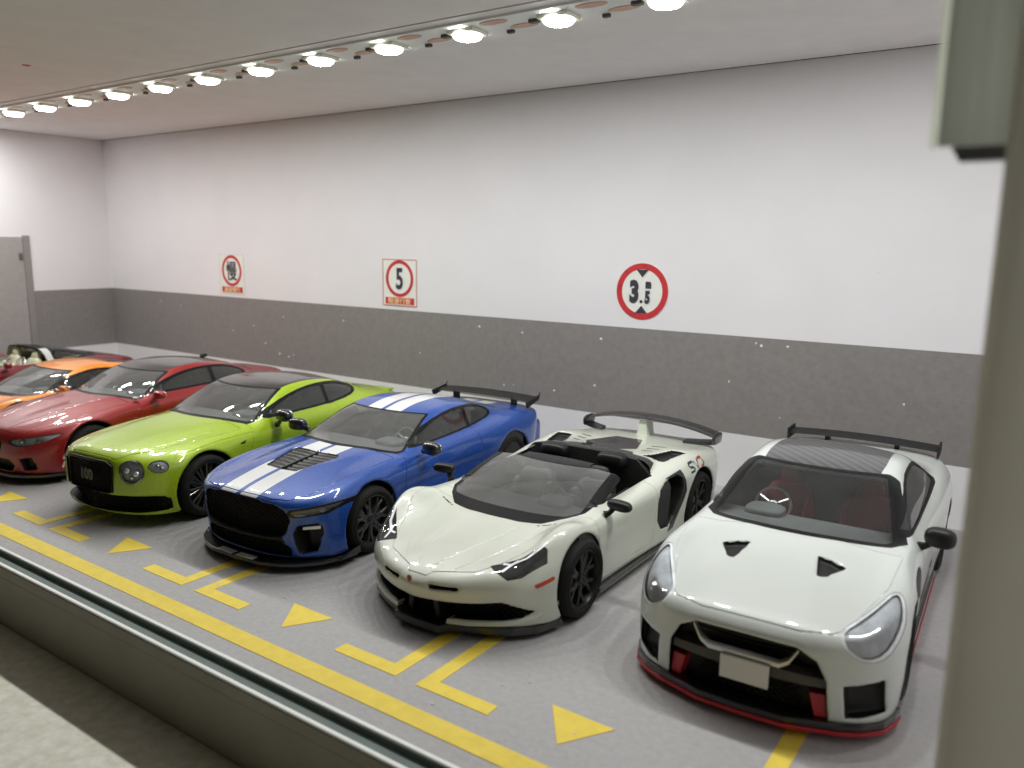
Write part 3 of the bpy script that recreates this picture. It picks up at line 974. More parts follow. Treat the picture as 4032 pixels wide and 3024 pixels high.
def seat(root, x, y, m, z=.30, back_h=.62, w=.24, lean=.32):
    b = MB()
    b.sell((x, y, z + .08), (w, .27, .10), .55)
    b.sell((x, y + .30 + math.sin(lean) * back_h * .5, z + .12 + back_h * .5), (w * .95, .09, back_h * .5), .55, rot=('X', -lean))
    b.sell((x, y + .31 + math.sin(lean) * back_h, z + .14 + back_h), (w * .45, .06, .09), .6, rot=('X', -lean))
    for s in (-1, 1):
        b.sell((x + s * w * .85, y + .26 + math.sin(lean) * back_h * .42, z + .12 + back_h * .42), (.045, .11, back_h * .38), .6, rot=('X', -lean))
    return b.build('seat', m, root, smooth=True)

def cockpit(root, ws_y, belt, half, drv, seat_m, dash_m='interior_grey', y_seat=2.1, z_seat=.28, floor_end=3.2, back_h=.62):
    """dashboard, steering wheel, floor tray and two seats"""
    b = MB()
    b.loft([[(-half, y, z) if i == 0 else (half, y, z) for i in (0, 1) for (y, z) in ([(ws_y - .02, belt - .10), (ws_y + .22, belt - .03), (ws_y + .50, belt - .06), (ws_y + .56, belt - .15), (ws_y + .48, belt - .34), (ws_y - .02, belt - .34)] if i == 0 else [(ws_y + .48, belt - .34)])][:6],
            [(half, y, z) for (y, z) in [(ws_y - .02, belt - .10), (ws_y + .22, belt - .03), (ws_y + .50, belt - .06), (ws_y + .56, belt - .15), (ws_y + .48, belt - .34), (ws_y - .02, belt - .34)]]])
    b.sell((drv * .36, ws_y + .40, belt - .03), (.17, .14, .055), .6)
    b.build('dashboard', dash_m, root, smooth=True)
    b = MB(); b.lathe([(.155 + .014 * math.cos(t), .014 * math.sin(t)) for t in [2 * math.pi * k / 6 for k in range(6)]], axis='y', n=28, close=True)
    for k in range(3):
        a = 2 * math.pi * k / 3 - math.pi / 2
        b.box(-.0001, .0001, 0, .0001, 0, .0001)
        b.tube([(0, 0, 0), (.15 * math.cos(a), 0, .15 * math.sin(a))], .014, 6)
    b.sell((0, 0, 0), (.05, .03, .045), .7)
    sw = b.build('steering_wheel', 'silver' if dash_m != 'interior_dark' else 'plastic_black', root, (drv * .36, ws_y + .66, belt - .05), smooth=True)
    sw.rotation_euler = (-.42, 0, 0)
    b = MB(); b.box(-half, half, ws_y + .05, floor_end, .2, .25); b.box(-.10, .10, ws_y + .4, floor_end, .25, .46)
    b.build('cabin_floor', 'interior_dark', root)
    for s in (-1, 1):
        seat(root, s * .36, y_seat, seat_m, z_seat, back_h)

def liner(sh, F, root, iso, y0, y1, zmin, zmax, holes, m='interior_dark', name='cabin_lining'):
    """inner skin of the cabin with the window openings left out"""
    i0, i1 = np.searchsorted(sh.y, [y0 - .1, y1 + .1])
    sub = F[:, i0:i1]
    full = np.concatenate([sub[::-1], sub], 0)
    V, N, T = surface_nets(full, [sh.org[0], sh.y[i0], sh.org[2]], sh.h, iso)
    pc = Pieces(V, N, T)
    pc.cut('body', lambda v: np.maximum.reduce([y0 - v[:, 1], v[:, 1] - y1, zmin - v[:, 2], v[:, 2] - zmax]), 'in')
    for h in holes:
        pc.cut('in', h, None)
    pc.obj(name, 'in', m, root)

def mirror_pair(root, m, x, y, z, size=(.10, .055, .07), stalk=(.10, .0, -.06), stalk_m=None, e=.55, glass_m='silver', yaw=.0, sides=(-1, 1)):
    for s in sides:
        b = MB(); b.sell((0, 0, 0), size, e, n=16, m=10)
        o = b.build('door_mirror', m, root, (s * x, y, z), smooth=True)
        o.rotation_euler = (0, 0, -s * yaw)
        b = MB(); b.sell((0, size[1] * .78, 0), (size[0] * .84, size[1] * .30, size[2] * .82), e, n=14, m=8); b.build('mirror_glass', glass_m, o, smooth=True)
        b = MB()
        b.tube([(-s * size[0] * .4, 0, -size[2] * .5), (-s * (size[0] * .4 + stalk[0] * .5), stalk[1] * .5, stalk[2] * .8), (-s * (size[0] * .4 + stalk[0]), stalk[1], stalk[2])], [.028, .026, .04], 8)
        b.build('mirror_stalk', stalk_m or m, o, smooth=True)

def honeycomb(b, inside, y_of, x0, x1, z0, z1, cell, th=.010):
    """diamond lattice bars clipped to an outline (inside(x,z) -> bool), lying at depth y_of(x,z)"""
    n = int((x1 - x0 + z1 - z0) / cell) + 2
    for sg in (1, -1):
        for k in range(-n, n):
            pts = []
            for t in np.arange(-1, 1.001, .03):
                zz = z0 + (t + 1) / 2 * (z1 - z0); xx = x0 + k * cell + sg * (zz - z0) * 1.3
                if x0 <= xx <= x1 and inside(xx, zz): pts.append((xx, y_of(xx, zz), zz))
                else:
                    if len(pts) > 1: b.tube(pts[::max(1, len(pts) - 1)] if len(pts) < 4 else [pts[0], pts[len(pts) // 2], pts[-1]], th, 4)
                    pts = []
            if len(pts) > 1: b.tube([pts[0], pts[len(pts) // 2], pts[-1]] if len(pts) > 2 else pts, th, 4)

def slats(b, inside, y_of, x0, x1, zs, th=.012, dep=.03):
    for z in zs:
        xs = [x for x in np.arange(x0, x1 + .001, .02) if inside(x, z)]
        run = []
        for x in xs + [99]:
            if run and x - run[-1] > .03:
                if len(run) > 1:
                    b.loft([[(q, y_of(q, z), z - th), (q, y_of(q, z), z + th), (q, y_of(q, z) + dep, z + th), (q, y_of(q, z) + dep, z - th)] for q in ([run[0], run[len(run) // 2], run[-1]] if len(run) > 2 else run)])
                run = []
            run.append(x)

def pin(P, poly, ch=0):
    """point-in-outline test for scalars"""
    Q = chaikin(poly, ch) if ch else np.asarray(poly)
    x, z = P; r = False
    for i in range(len(Q)):
        (x0, y0), (x1, y1) = Q[i], Q[(i + 1) % len(Q)]
        if (y0 > z) != (y1 > z) and x < x0 + (z - y0) / (y1 - y0) * (x1 - x0): r = not r
    return r
def sym(half):
    """mirror a half outline (x>=0, drawn top centre -> outside -> bottom centre) to a full one"""
    return [(x, z) for x, z in half] + [(-x, z) for x, z in half[::-1] if x > 1e-6]

def ax(V): return np.abs(V[:, 0])
def on_surface(sh, F, pts, axis, it=12):
    """drop points on the body surface along an axis (0 x, 1 y, 2 z)"""
    P = np.array(pts, float)
    def val(Q):
        i = np.stack([(np.abs(Q[:, 0]) - sh.x[0]) / sh.h, (Q[:, 1] - sh.y[0]) / sh.h, (Q[:, 2] - sh.z[0]) / sh.h], 1)
        i = np.clip(i, 0, np.array(F.shape) - 1.001); k = i.astype(int); f = i - k; r = 0
        for a in (0, 1):
            for b in (0, 1):
                for c in (0, 1):
                    r = r + (f[:, 0] if a else 1 - f[:, 0]) * (f[:, 1] if b else 1 - f[:, 1]) * (f[:, 2] if c else 1 - f[:, 2]) * F[k[:, 0] + a, k[:, 1] + b, k[:, 2] + c]
        return r
    e = np.zeros(3); e[axis] = .004
    for _ in range(it):
        v = val(P); g = (val(P + e) - val(P - e)) / .008
        g = np.where(np.abs(g) < .15, np.sign(g + 1e-9) * .15, g)
        P[:, axis] -= np.clip(v / g, -.06, .06)
    return P
def decal(sh, F, name, m, parent, poly2, axis, guess, lift=.006, ch=0, n=2):
    """flat print: an outline laid on the surface; poly2 in the two other axes, guess = start on the third"""
    Q = chaikin(poly2, ch) if ch else np.asarray(poly2, float)
    bm = bmesh.new(); o = [a for a in range(3) if a != axis]
    vs_ = []
    for q in Q:
        c = [0, 0, 0]; c[o[0]], c[o[1]] = q; c[axis] = guess; vs_.append(bm.verts.new(c))
    f = bm.faces.new(vs_)
    bmesh.ops.triangulate(bm, faces=[f])
    for _ in range(n):
        long = [e for e in bm.edges if e.calc_length() > .03]
        if long: bmesh.ops.subdivide_edges(bm, edges=long, cuts=1); bmesh.ops.triangulate(bm, faces=bm.faces[:])
    bm.verts.ensure_lookup_table()
    V = np.array([v.co for v in bm.verts]); T = [tuple(v.index for v in f.verts) for f in bm.faces]
    bm.free()
    V = on_surface(sh, F, V, axis)
    sg = -1 if axis == 1 else (np.sign(guess) if axis == 0 else 1)
    V[:, axis] += lift * sg
    return raw(name, V, np.array(T), m, parent, smooth=True)

def rounded_body(sh, parts, k):
    F = parts[0]
    for q, kk in zip(parts[1:], k): F = smax(F, q, kk)
    return F
def start(loc, rz, label, scale=None):
    root = empty('model_car', loc, rz)
    k = scale or CS
    root.scale = (k, k, k)
    tag(root, label, 'model car', 'model cars parked in a row')
    return root

def grid2(sh, a, b):
    g = {'x': sh.x, 'y': sh.y, 'z': sh.z}
    A, B = np.broadcast_arrays(g[a][:, None], g[b][None, :])
    return A, B
def outline(sh, axes, poly, ch=0):
    """outline distance on the grid: axes 'xz' (front view), 'xy' (top view), 'yz' (side view)"""
    A, B = grid2(sh, axes[0], axes[1])
    d = poly_sd(A, B, poly, ch)
    return d[:, None, :] if axes == 'xz' else d[:, :, None] if axes == 'xy' else d[None, :, :]

def std_cuts(pc, s):
    """windows, trim, roof, wheel housings, bonnet and door lines shared by every car"""
    bw = s.get('bow', .13)
    bow = lambda v: v[:, 1] - bw * v[:, 0] ** 2 / .36
    zc = s.get('zcut', .9)
    F = {}
    F['ws'] = lambda v: np.maximum(poly_sd(ax(v), bow(v), s['ws']), zc - v[:, 2])
    F['sw'] = lambda v: np.maximum(poly_sd(v[:, 1], v[:, 2], s['sw'], s.get('sw_ch', 1)), .40 - ax(v))
    if 'rw' in s: F['rw'] = lambda v: np.maximum(poly_sd(ax(v), v[:, 1], s['rw']), s.get('rwz', 1.05) - v[:, 2])
    pc.cut('body', F['ws'], 'windshield'); pc.cut('body', F['sw'], 'side_window')
    if 'rw' in s: pc.cut('body', F['rw'], 'rear_window')
    if 'wst' in s: pc.cut('body', lambda v: np.maximum(poly_sd(ax(v), bow(v), s['wst']), zc - .03 - v[:, 2]), 'trim')
    if 'swt' in s: pc.cut('body', lambda v: np.maximum(poly_sd(v[:, 1], v[:, 2], s['swt'], s.get('sw_ch', 1)), .40 - ax(v)), 'trim')
    if 'pillar' in s: 
        pc.cut('side_window', lambda v: poly_sd(v[:, 1], v[:, 2], s['pillar']), 'trim')
    if 'roof' in s: pc.cut('body', lambda v: np.maximum(poly_sd(ax(v), bow(v) if s.get('roof_bow') else v[:, 1], s['roof']), s.get('roofz', 1.15) - v[:, 2]), 'roof')
    for yw, rr in s['arch']:
        pc.cut('body', lambda v, yw=yw, rr=rr: np.maximum(np.hypot(v[:, 1] - yw, v[:, 2] - s['R']) - rr - .006, s.get('arch_x', .58) - ax(v)), 'liner')
    return F

def std_lines(pc, s):
    if 'hood' in s:
        hf = lambda v: poly_sd(ax(v), v[:, 1], s['hood']); hz = s.get('hoodz', .6)
        pc.groove('body', hf, .006, .012, lambda v: hz - v[:, 2])
        pc.cut('body', lambda v: np.maximum(hf(v), hz - v[:, 2]), 'hood')
    if 'door' in s:
        df = lambda v: poly_sd(v[:, 1], v[:, 2], s['door'])
        pc.groove('body', df, .006, .012, lambda v: .66 - ax(v))
        pc.cut('body', lambda v: np.maximum(df(v), .66 - ax(v)), 'door')

def std_objs(pc, s, root):
    body = pc.obj('body', 'body', s['paint'], root)[0]
    pc.gap_obj('panel_gap', s['paint'], body)
    pc.obj('hood', 'hood', s['paint'], root); pc.obj('door', 'door', s['paint'], root, split_x=True)
    pc.obj('roof', 'roof', s.get('roof_m', s['paint']), root)
    pc.obj('windshield', 'windshield', s.get('glass', 'car_glass'), root, -.004)
    pc.obj('side_window', 'side_window', s.get('glass_side', 'car_glass_dark'), root, -.006, True)
    pc.obj('rear_window', 'rear_window', 'car_glass_dark', root, -.004)
    pc.obj('window_trim', 'trim', s.get('trim_m', 'trim_black'), root)
    pc.islands('wheel_liner', 'liner', 'plastic_satin', root, [a[0] for a in s['arch']])
    return body

def lamp(pc, piece, root, body, bowl='lamp_silver', depth=.022, lens='lens_clear', name='headlight'):
    for o in pc.obj(name, piece, lens, root, .0, True): pass
    pc.obj('lamp_bowl', piece, bowl, body, -depth, True)

def strokes(sh, F, name, m, parent, lines, w, axis, guess, lift=.006, ends=None):
    """lettering: polylines of a given width laid on the surface"""
    V = []; T = []
    for ln in lines:
        P = np.asarray(ln, float)
        d = np.gradient(P, axis=0); d /= np.maximum(np.linalg.norm(d, axis=1, keepdims=True), 1e-9)
        nrm = np.stack([-d[:, 1], d[:, 0]], 1) * w / 2
        o = [a for a in range(3) if a != axis]; base = len(V)
        for i in range(len(P)):
            for sg in (1, -1):
                c = [0, 0, 0]; q = P[i] + sg * nrm[i]; c[o[0]], c[o[1]] = q; c[axis] = guess; V.append(c)
        for i in range(len(P) - 1):
            a = base + 2 * i; T += [(a, a + 1, a + 3), (a, a + 3, a + 2)]
    V = on_surface(sh, F, np.array(V), axis)
    V[:, axis] += lift * (-1 if axis == 1 else (np.sign(guess) if axis == 0 else 1))
    return raw(name, V, np.array(T), m, parent, smooth=True)
# ------------------------------------------------------------------ pearl-white coupe with carbon roof and rear wing
def car_pearl_coupe(loc, rz):
    root = empty('model_car', loc, rz)
    root.scale = (CS, CS, CS)
    tag(root, 'white coupe model car with carbon roof, red lip and blank number plate', 'model car', 'model cars parked in a row')
    sh = Shell(.98, 4.72, 1.40, .019)
    ys = [-.1, .0, .12, .35, .65, .95, 1.35, 2.0, 3.0, 3.6, 4.2, 4.6, 4.8]
    xs = [0, .30, .50, .66, .78, .88, 1.0]
    T = [[.60, .60, .59, .57, .54, .50, .40],
         [.66, .66, .65, .63, .60, .56, .46],
         [.725, .722, .712, .69, .66, .62, .52],
         [.790, .788, .764, .745, .745, .72, .62],
         [.860, .857, .826, .810, .838, .82, .72],
         [.918, .914, .882, .874, .908, .885, .80],
         [.975, .968, .950, .938, .935, .90, .82],
         [1.0, .99, .97, .96, .95, .915, .84],
         [1.03, 1.02, 1.01, 1.0, .985, .955, .88],
         [1.05, 1.05, 1.04, 1.03, 1.015, .985, .90],
         [1.06, 1.06, 1.05, 1.035, 1.01, .97, .88],
         [1.03, 1.03, 1.02, 1.0, .97, .93, .84],
         [.96, .96, .95, .93, .9, .86, .78]]
    ft = sh.top(ys, xs, T, .05, .016)
    fs = sh.side([-.1, .0, .25, .6, .95, 1.5, 2.5, 3.2, 3.75, 4.3, 4.75], [.05, .2, .4, .6, .8, .95, 1.1], [
        [.80, .84, .85, .82, .78, .74, .70], [.84, .87, .875, .86, .82, .78, .74], [.89, .915, .93, .92, .885, .85, .80],
        [.90, .93, .95, .95, .93, .90, .84], [.88, .925, .95, .958, .945, .92, .86], [.85, .88, .91, .925, .915, .89, .84],
        [.84, .87, .90, .92, .915, .885, .84], [.87, .90, .93, .95, .945, .91, .86], [.88, .92, .95, .965, .955, .925, .87],
        [.87, .90, .93, .945, .935, .90, .85], [.80, .84, .87, .88, .86, .83, .78]])
    zf = [.05, .2, .4, .6, .72, .85, 1.0]
    xf = [0, .3, .5, .68, .80, .90, 1.0]
    ff = sh.front(zf, xf, [[.08, .09, .13, .20, .28, .40, .60], [.04, .05, .09, .16, .24, .38, .60], [.02, .03, .07, .14, .22, .36, .58],
                           [.03, .04, .08, .15, .24, .38, .60], [.06, .07, .11, .19, .29, .44, .66], [.16, .17, .2, .3, .42, .58, .8], [.3, .3, .35, .45, .6, .75, .9]], .02, .04)
    fr = sh.front(zf, xf, [[4.50, 4.49, 4.46, 4.42, 4.34, 4.2, 4.0], [4.58, 4.57, 4.55, 4.5, 4.43, 4.28, 4.05], [4.66, 4.65, 4.63, 4.58, 4.5, 4.35, 4.1],
                           [4.68, 4.67, 4.65, 4.6, 4.52, 4.36, 4.1], [4.68, 4.67, 4.65, 4.6, 4.52, 4.36, 4.1], [4.66, 4.65, 4.62, 4.57, 4.48, 4.3, 4.05], [4.6, 4.6, 4.55, 4.5, 4.4, 4.2, 4.0]], .02, .04, -1)
    fb = sh.floor([(0, .10), (.5, .10), (1.5, .11), (3.5, .12), (4.7, .16)])
    F = smax(ft, fs, .10); F = smax(F, ff, .07); F = smax(F, fr, .08); F = smax(F, fb, .04)
    cab = sh.cabin([(.9, .70), (1.22, .93), (1.30, .968), (1.70, 1.165), (2.02, 1.300), (2.30, 1.352), (2.65, 1.368), (3.0, 1.345), (3.4, 1.25), (3.8, 1.11), (4.2, .98), (4.6, .85)],
                   .085, [(1.0, .84, .78, .70, .62, .55), (1.6, .86, .81, .735, .665, .58), (2.2, .87, .82, .75, .685, .60), (2.8, .87, .82, .755, .69, .61), (3.4, .86, .80, .72, .64, .55), (4.2, .80, .72, .62, .52, .42)],
                   [.8, .95, 1.10, 1.22, 1.36], (.13, .10), .045, .05, .09)
    F = smin(F, cab, .05)
    # fender swells
    for yw, r in ((.95, .52), (3.73, .54)):
        lip = np.maximum(np.abs(np.hypot(sh.Y - yw, sh.Z - .345) - .40) - .035, sh.X - .965)
    F0 = F
    R = .352
    for yw in (.955, 3.735):
        F = sh.arch(F, yw, R, .395, .66)
    # front openings
    G = sym([(0, .622), (.33, .618), (.46, .55), (.53, .42), (.55, .125), (0, .125)])
    gx, gz = sh.X[:, 0, :], sh.Z[:, 0, :]
    gx2, gz2 = np.broadcast_arrays(sh.x[:, None], sh.z[None, :])
    dG = poly_sd(gx2, gz2, G)[:, None, :]
    F = sh.pocket(F, dG, sh.Y - .20, .015)
    C = [(.635, .40), (.845, .435), (.865, .19), (.655, .165)]
    dC = poly_sd(gx2, gz2, C)[:, None, :]
    F = sh.pocket(F, dC, sh.Y - (.24 + (sh.X - .65) * .7), .012)
    # hood ducts
    D = [(.255, 1.00), (.46, .955), (.36, .76), (.305, .73)]
    xx2, yy2 = np.broadcast_arrays(sh.x[:, None], sh.y[None, :])
    dD = poly_sd(xx2, yy2, D)[:, :, None]
    hz = sh.Htop.T[:, :, None]
    F = sh.pocket(F, dD, (hz - .035 + (sh.Y - .80) * -.02) - sh.Z, .008)
    # fender outlet behind the front wheel arch
    E = [(.99, .74), (1.05, .835), (1.40, .855), (1.46, .80), (1.30, .73), (1.1, .715)]
    V, N, Tt = sh.mesh(F)
    pc = Pieces(V, N, Tt)
    bow = lambda v: v[:, 1] - .13 * v[:, 0] ** 2 / .36
    wsp = [(-.9, 1.30), (.655, 1.30), (.70, 1.345), (.545, 2.03), (.50, 2.055), (-.9, 2.055)]
    ws = lambda v: np.maximum(poly_sd(ax(v), bow(v), wsp), .9 - v[:, 2])
    wst = lambda v: np.maximum(poly_sd(ax(v), bow(v), [(-.9, 1.245), (.70, 1.245), (.80, 1.33), (.64, 2.04), (.55, 2.10), (-.9, 2.10)]), .9 - v[:, 2])
    swp = [(1.60, .985), (1.95, 1.125), (2.30, 1.245), (2.68, 1.272), (3.05, 1.235), (3.36, 1.11), (3.50, 1.03), (3.30, 1.005), (2.4, .985)]
    swf = lambda v: np.maximum(poly_sd(v[:, 1], v[:, 2], swp, 1), .42 - ax(v))
    swt = lambda v: np.maximum(poly_sd(v[:, 1], v[:, 2], [(1.42, .965), (1.93, 1.165), (2.30, 1.275), (2.68, 1.298), (3.07, 1.26), (3.40, 1.12), (3.57, 1.02), (3.30, .985), (2.4, .965)], 1), .42 - ax(v))
    rwf = lambda v: np.maximum(poly_sd(ax(v), v[:, 1], [(-.5, 3.12), (.50, 3.12), (.50, 3.85), (-.5, 3.92)]), 1.08 - v[:, 2])
    pc.cut('body', ws, 'windshield'); pc.cut('body', swf, 'side_window'); pc.cut('body', rwf, 'rear_window')
    pc.cut('body', wst, 'trim'); pc.cut('body', swt, 'trim')
    pc.cut('body', lambda v: np.maximum.reduce([poly_sd(ax(v), v[:, 1], [(-.9, 1.95), (.475, 1.95), (.50, 2.4), (.49, 3.10), (-.9, 3.10)]), 1.2 - v[:, 2]]), 'roof')
    for yw in (.955, 3.735):
        pc.cut('body', lambda v, yw=yw: np.maximum(np.hypot(v[:, 1] - yw, v[:, 2] - R) - .402, .60 - ax(v)), 'liner')
    pc.cut('body', lambda v: np.maximum(poly_sd(v[:, 0], v[:, 2], G) - .004, v[:, 1] - .35), 'grille')
    pc.cut('body', lambda v: np.maximum(poly_sd(ax(v), v[:, 2], C) - .004, v[:, 1] - .6), 'duct')
    pc.cut('body', lambda v: np.maximum(poly_sd(ax(v), v[:, 1], D) - .003, .7 - v[:, 2]), 'hood_duct')
    HL = [(.575, .74), (.585, .66), (.64, .585), (.76, .565), (.86, .655), (.91, .82), (.92, .98), (.875, 1.14), (.81, 1.16), (.745, 1.03), (.655, .87)]
    pc.cut('body', lambda v: np.maximum(poly_sd(ax(v), .6 * v[:, 1] + .8 * v[:, 2], HL, 1), .45 - v[:, 2]), 'headlight')
    pc.cut('headlight', lambda v: -.020 - poly_sd(ax(v), .6 * v[:, 1] + .8 * v[:, 2], HL, 1), 'bezel')
    pc.cut('body', lambda v: np.maximum(poly_sd(v[:, 1], v[:, 2], E, 1), .8 - ax(v)), 'vent')
    # panel gaps
    hood = [(-.5, .110), (.34, .116), (.53, .17), (.60, .25), (.69, .56), (.775, .78), (.79, 1.0), (.80, 1.30), (-.5, 1.30)]
    hf = lambda v: poly_sd(ax(v), v[:, 1], hood)
    pc.groove('body', hf, .006, .012, lambda v: .62 - v[:, 2])
    door = [(1.52, .97), (1.46, .75), (1.50, .30), (1.60, .22), (2.80, .24), (2.95, .40), (3.0, .75), (2.98, .985)]
    df = lambda v: poly_sd(v[:, 1], v[:, 2], door)
    pc.groove('body', df, .006, .012, lambda v: .7 - ax(v))
    pc.cut('body', lambda v: np.maximum(hf(v), .62 - v[:, 2]), 'hood')
    pc.cut('body', lambda v: np.maximum(df(v), .7 - ax(v)), 'door')
    body = pc.obj('body', 'body', 'paint_pearl', root)[0]
    pc.gap_obj('panel_gap', 'paint_pearl', body)
    pc.obj('hood', 'hood', 'paint_pearl', root); pc.obj('door', 'door', 'paint_pearl', root, split_x=True)
    pc.obj('roof', 'roof', 'carbon', root)
    pc.obj('windshield', 'windshield', 'car_glass', root, -.004)
    pc.obj('side_window', 'side_window', 'car_glass_dark', root, -.006, True)
    pc.obj('rear_window', 'rear_window', 'car_glass_dark', root, -.004)
    pc.obj('window_trim', 'trim', 'trim_black', root)
    pc.islands('wheel_liner', 'liner', 'plastic_satin', root, (.955, 3.735))
    gr = pc.obj('grille', 'grille', 'grille_black', root)[0]
    pc.obj('brake_duct', 'duct', 'plastic_black', root, split_x=True)
    pc.obj('hood_duct', 'hood_duct', 'grille_black', root, split_x=True)
    pc.obj('fender_vent', 'vent', 'plastic_black', root, .004, True)
    pc.obj('headlight', 'headlight', 'lens_clear', root, .0, True); pc.obj('lamp_bezel', 'bezel', 'lamp_silver', body, -.004, True)
    for o in pc.obj('lamp_bowl', 'headlight', 'lamp_silver', body, -.022, True): pass
    for s in (-1, 1):
        for (x, y, z, r) in ((.715, .33, .655, .045), (.80, .49, .71, .038)):
            b = MB(); b.sell((s * x, y, z), (r, r, r), 1.0); b.build('lamp_projector', 'lamp_crystal', body, smooth=True)
    liner(sh, F0, root, -.03, 1.2, 3.9, .30, 1.38, [ws, swf, rwf])
    cockpit(root, 1.40, .955, .72, -1, 'seat_red', 'interior_grey', 2.25, .26, 3.3, .60)
    # details on the nose
    def yfront(x, z): return float(np.interp(abs(x), xf, [.03, .04, .08, .15, .24, .38, .60]))
    b = MB()
    pts = [(-.355, .608), (-.30, .515), (-.24, .475), (.24, .475), (.30, .515), (.355, .608)]
    rings = []
    for i, (x, z) in enumerate(pts):
        y = yfront(x, z) + .004; w = .020 if i in (0, 5) else .030
        rings.append([(x, y + .02, z + w * .9), (x, y - .012, z + w * .3), (x, y - .012, z - w * .6), (x, y + .02, z - w)])
    b.loft(rings); b.build('grille_bar', 'silver', gr, smooth=True)
    b = MB(); slats(b, lambda x, z: pin((x, z), G), lambda x, z: yfront(x, z) + .10, -.5, .5, [.59, .56, .53], .006, .02); b.build('grille_slats', 'plastic_black', gr)
    b = MB(); b.loft([[(x, yfront(x, .42) + .035,   .44 - abs(x) * .05), (x, yfront(x, .42) + .025, .36), (x, yfront(x, .42) + .10, .34), (x, yfront(x, .42) + .12, .44)] for x in np.linspace(-.525, .525, 9)])
    b.build('bumper_beam', mat('beam_grey', (.085, .08, .068), .35, noise=(5, .1)), gr, smooth=True)
    b = MB(); honeycomb(b, lambda x, z: pin((x, z), G), lambda x, z: yfront(x, z) + .15, -.5, .5, .13, .34, .06, .006); b.build('intake_mesh', 'plastic_black', gr)
    b = MB(); b.box(-.165, .165, -.012, .012, -.0825, .0825); pl = b.build('number_plate', 'plate_white', root, (.02, .012, .375), bevel=.006)
    for s in (-1, 1):
        b = MB(); b.prism([(s * .43, .30), (s * .525, .30), (s * .54, .14), (s * .47, .14)], lambda x, z: (x, yfront(x, z) + .05, z), lambda x, z: (x * .96, yfront(x, z) + .13, z))
        b.build('intake_fin', 'red_line', gr)
        b = MB(); b.box(s * .70 - .10, s * .70 + .10, -.01, .01, -.012, .012)
        o = b.build('duct_fin', 'silver', root, (s * .05 + s * 0, .245, .30)); o.rotation_euler = (0, 0, s * .72)
    out = [(0, .0), (.30, .012), (.46, .065), (.62, .115), (.76, .19), (.875, .31), (.93, .46), (.945, .56)]
    b = MB(); front_slab(b, out, .60, .085, .135); sp = b.build('front_splitter', 'paint_black', root, bevel=.010)
    b = MB(); front_slab(b, [(x * 1.004, y - .008) for x, y in out], .58, .055, .084); b.build('lip_stripe', 'red_line', sp, bevel=.006)
    for s in (-1, 1):
        b = MB(); b.box(s * .86 - .05, s * .86 + .05, 1.36, 3.32, .085, .15); sk = b.build('side_skirt', 'paint_black', root, bevel=.02)
        b = MB(); b.box(s * .865 - .05, s * .865 + .05, 1.37, 3.31, .06, .084); b.build('skirt_stripe', 'red_line', sk)
    mirror_pair(root, 'plastic_black', 1.005, 1.70, 1.0, (.115, .075, .08), (.10, .0, -.11), yaw=.25, sides=(1,), e=.75)
    # rear wing
    b = MB(); wing_bar(b, np.linspace(-.76, .76, 13), lambda x: 4.36 + .02 * x * x, lambda x: 1.13 - .05 * x * x, lambda x: .25, .018, pitch=.08)
    w = b.build('rear_wing', 'plastic_satin', root, smooth=True)
    for s in (-1, 1):
        b = MB(); b.box(s * .768 - .012, s * .768 + .012, 4.22, 4.52, 1.03, 1.155); b.build('wing_end_plate', 'plastic_satin', w, bevel=.008)
        b = MB(); b.loft([[(s * .36 - .02, 4.30, z), (s * .36 + .02, 4.30, z), (s * .36 + .02, 4.44, z), (s * .36 - .02, 4.44, z)] for z in (.96, 1.13)]); b.build('wing_post', 'plastic_black', w)
    wp = wheel_meshes('pearl', R, .27, dict(kind='y', n=6), 'rim_black')
    put_wheels(root, wp, [(s * .80, y, R) for s in (-1, 1) for y in (.955, 3.735)])
    return root
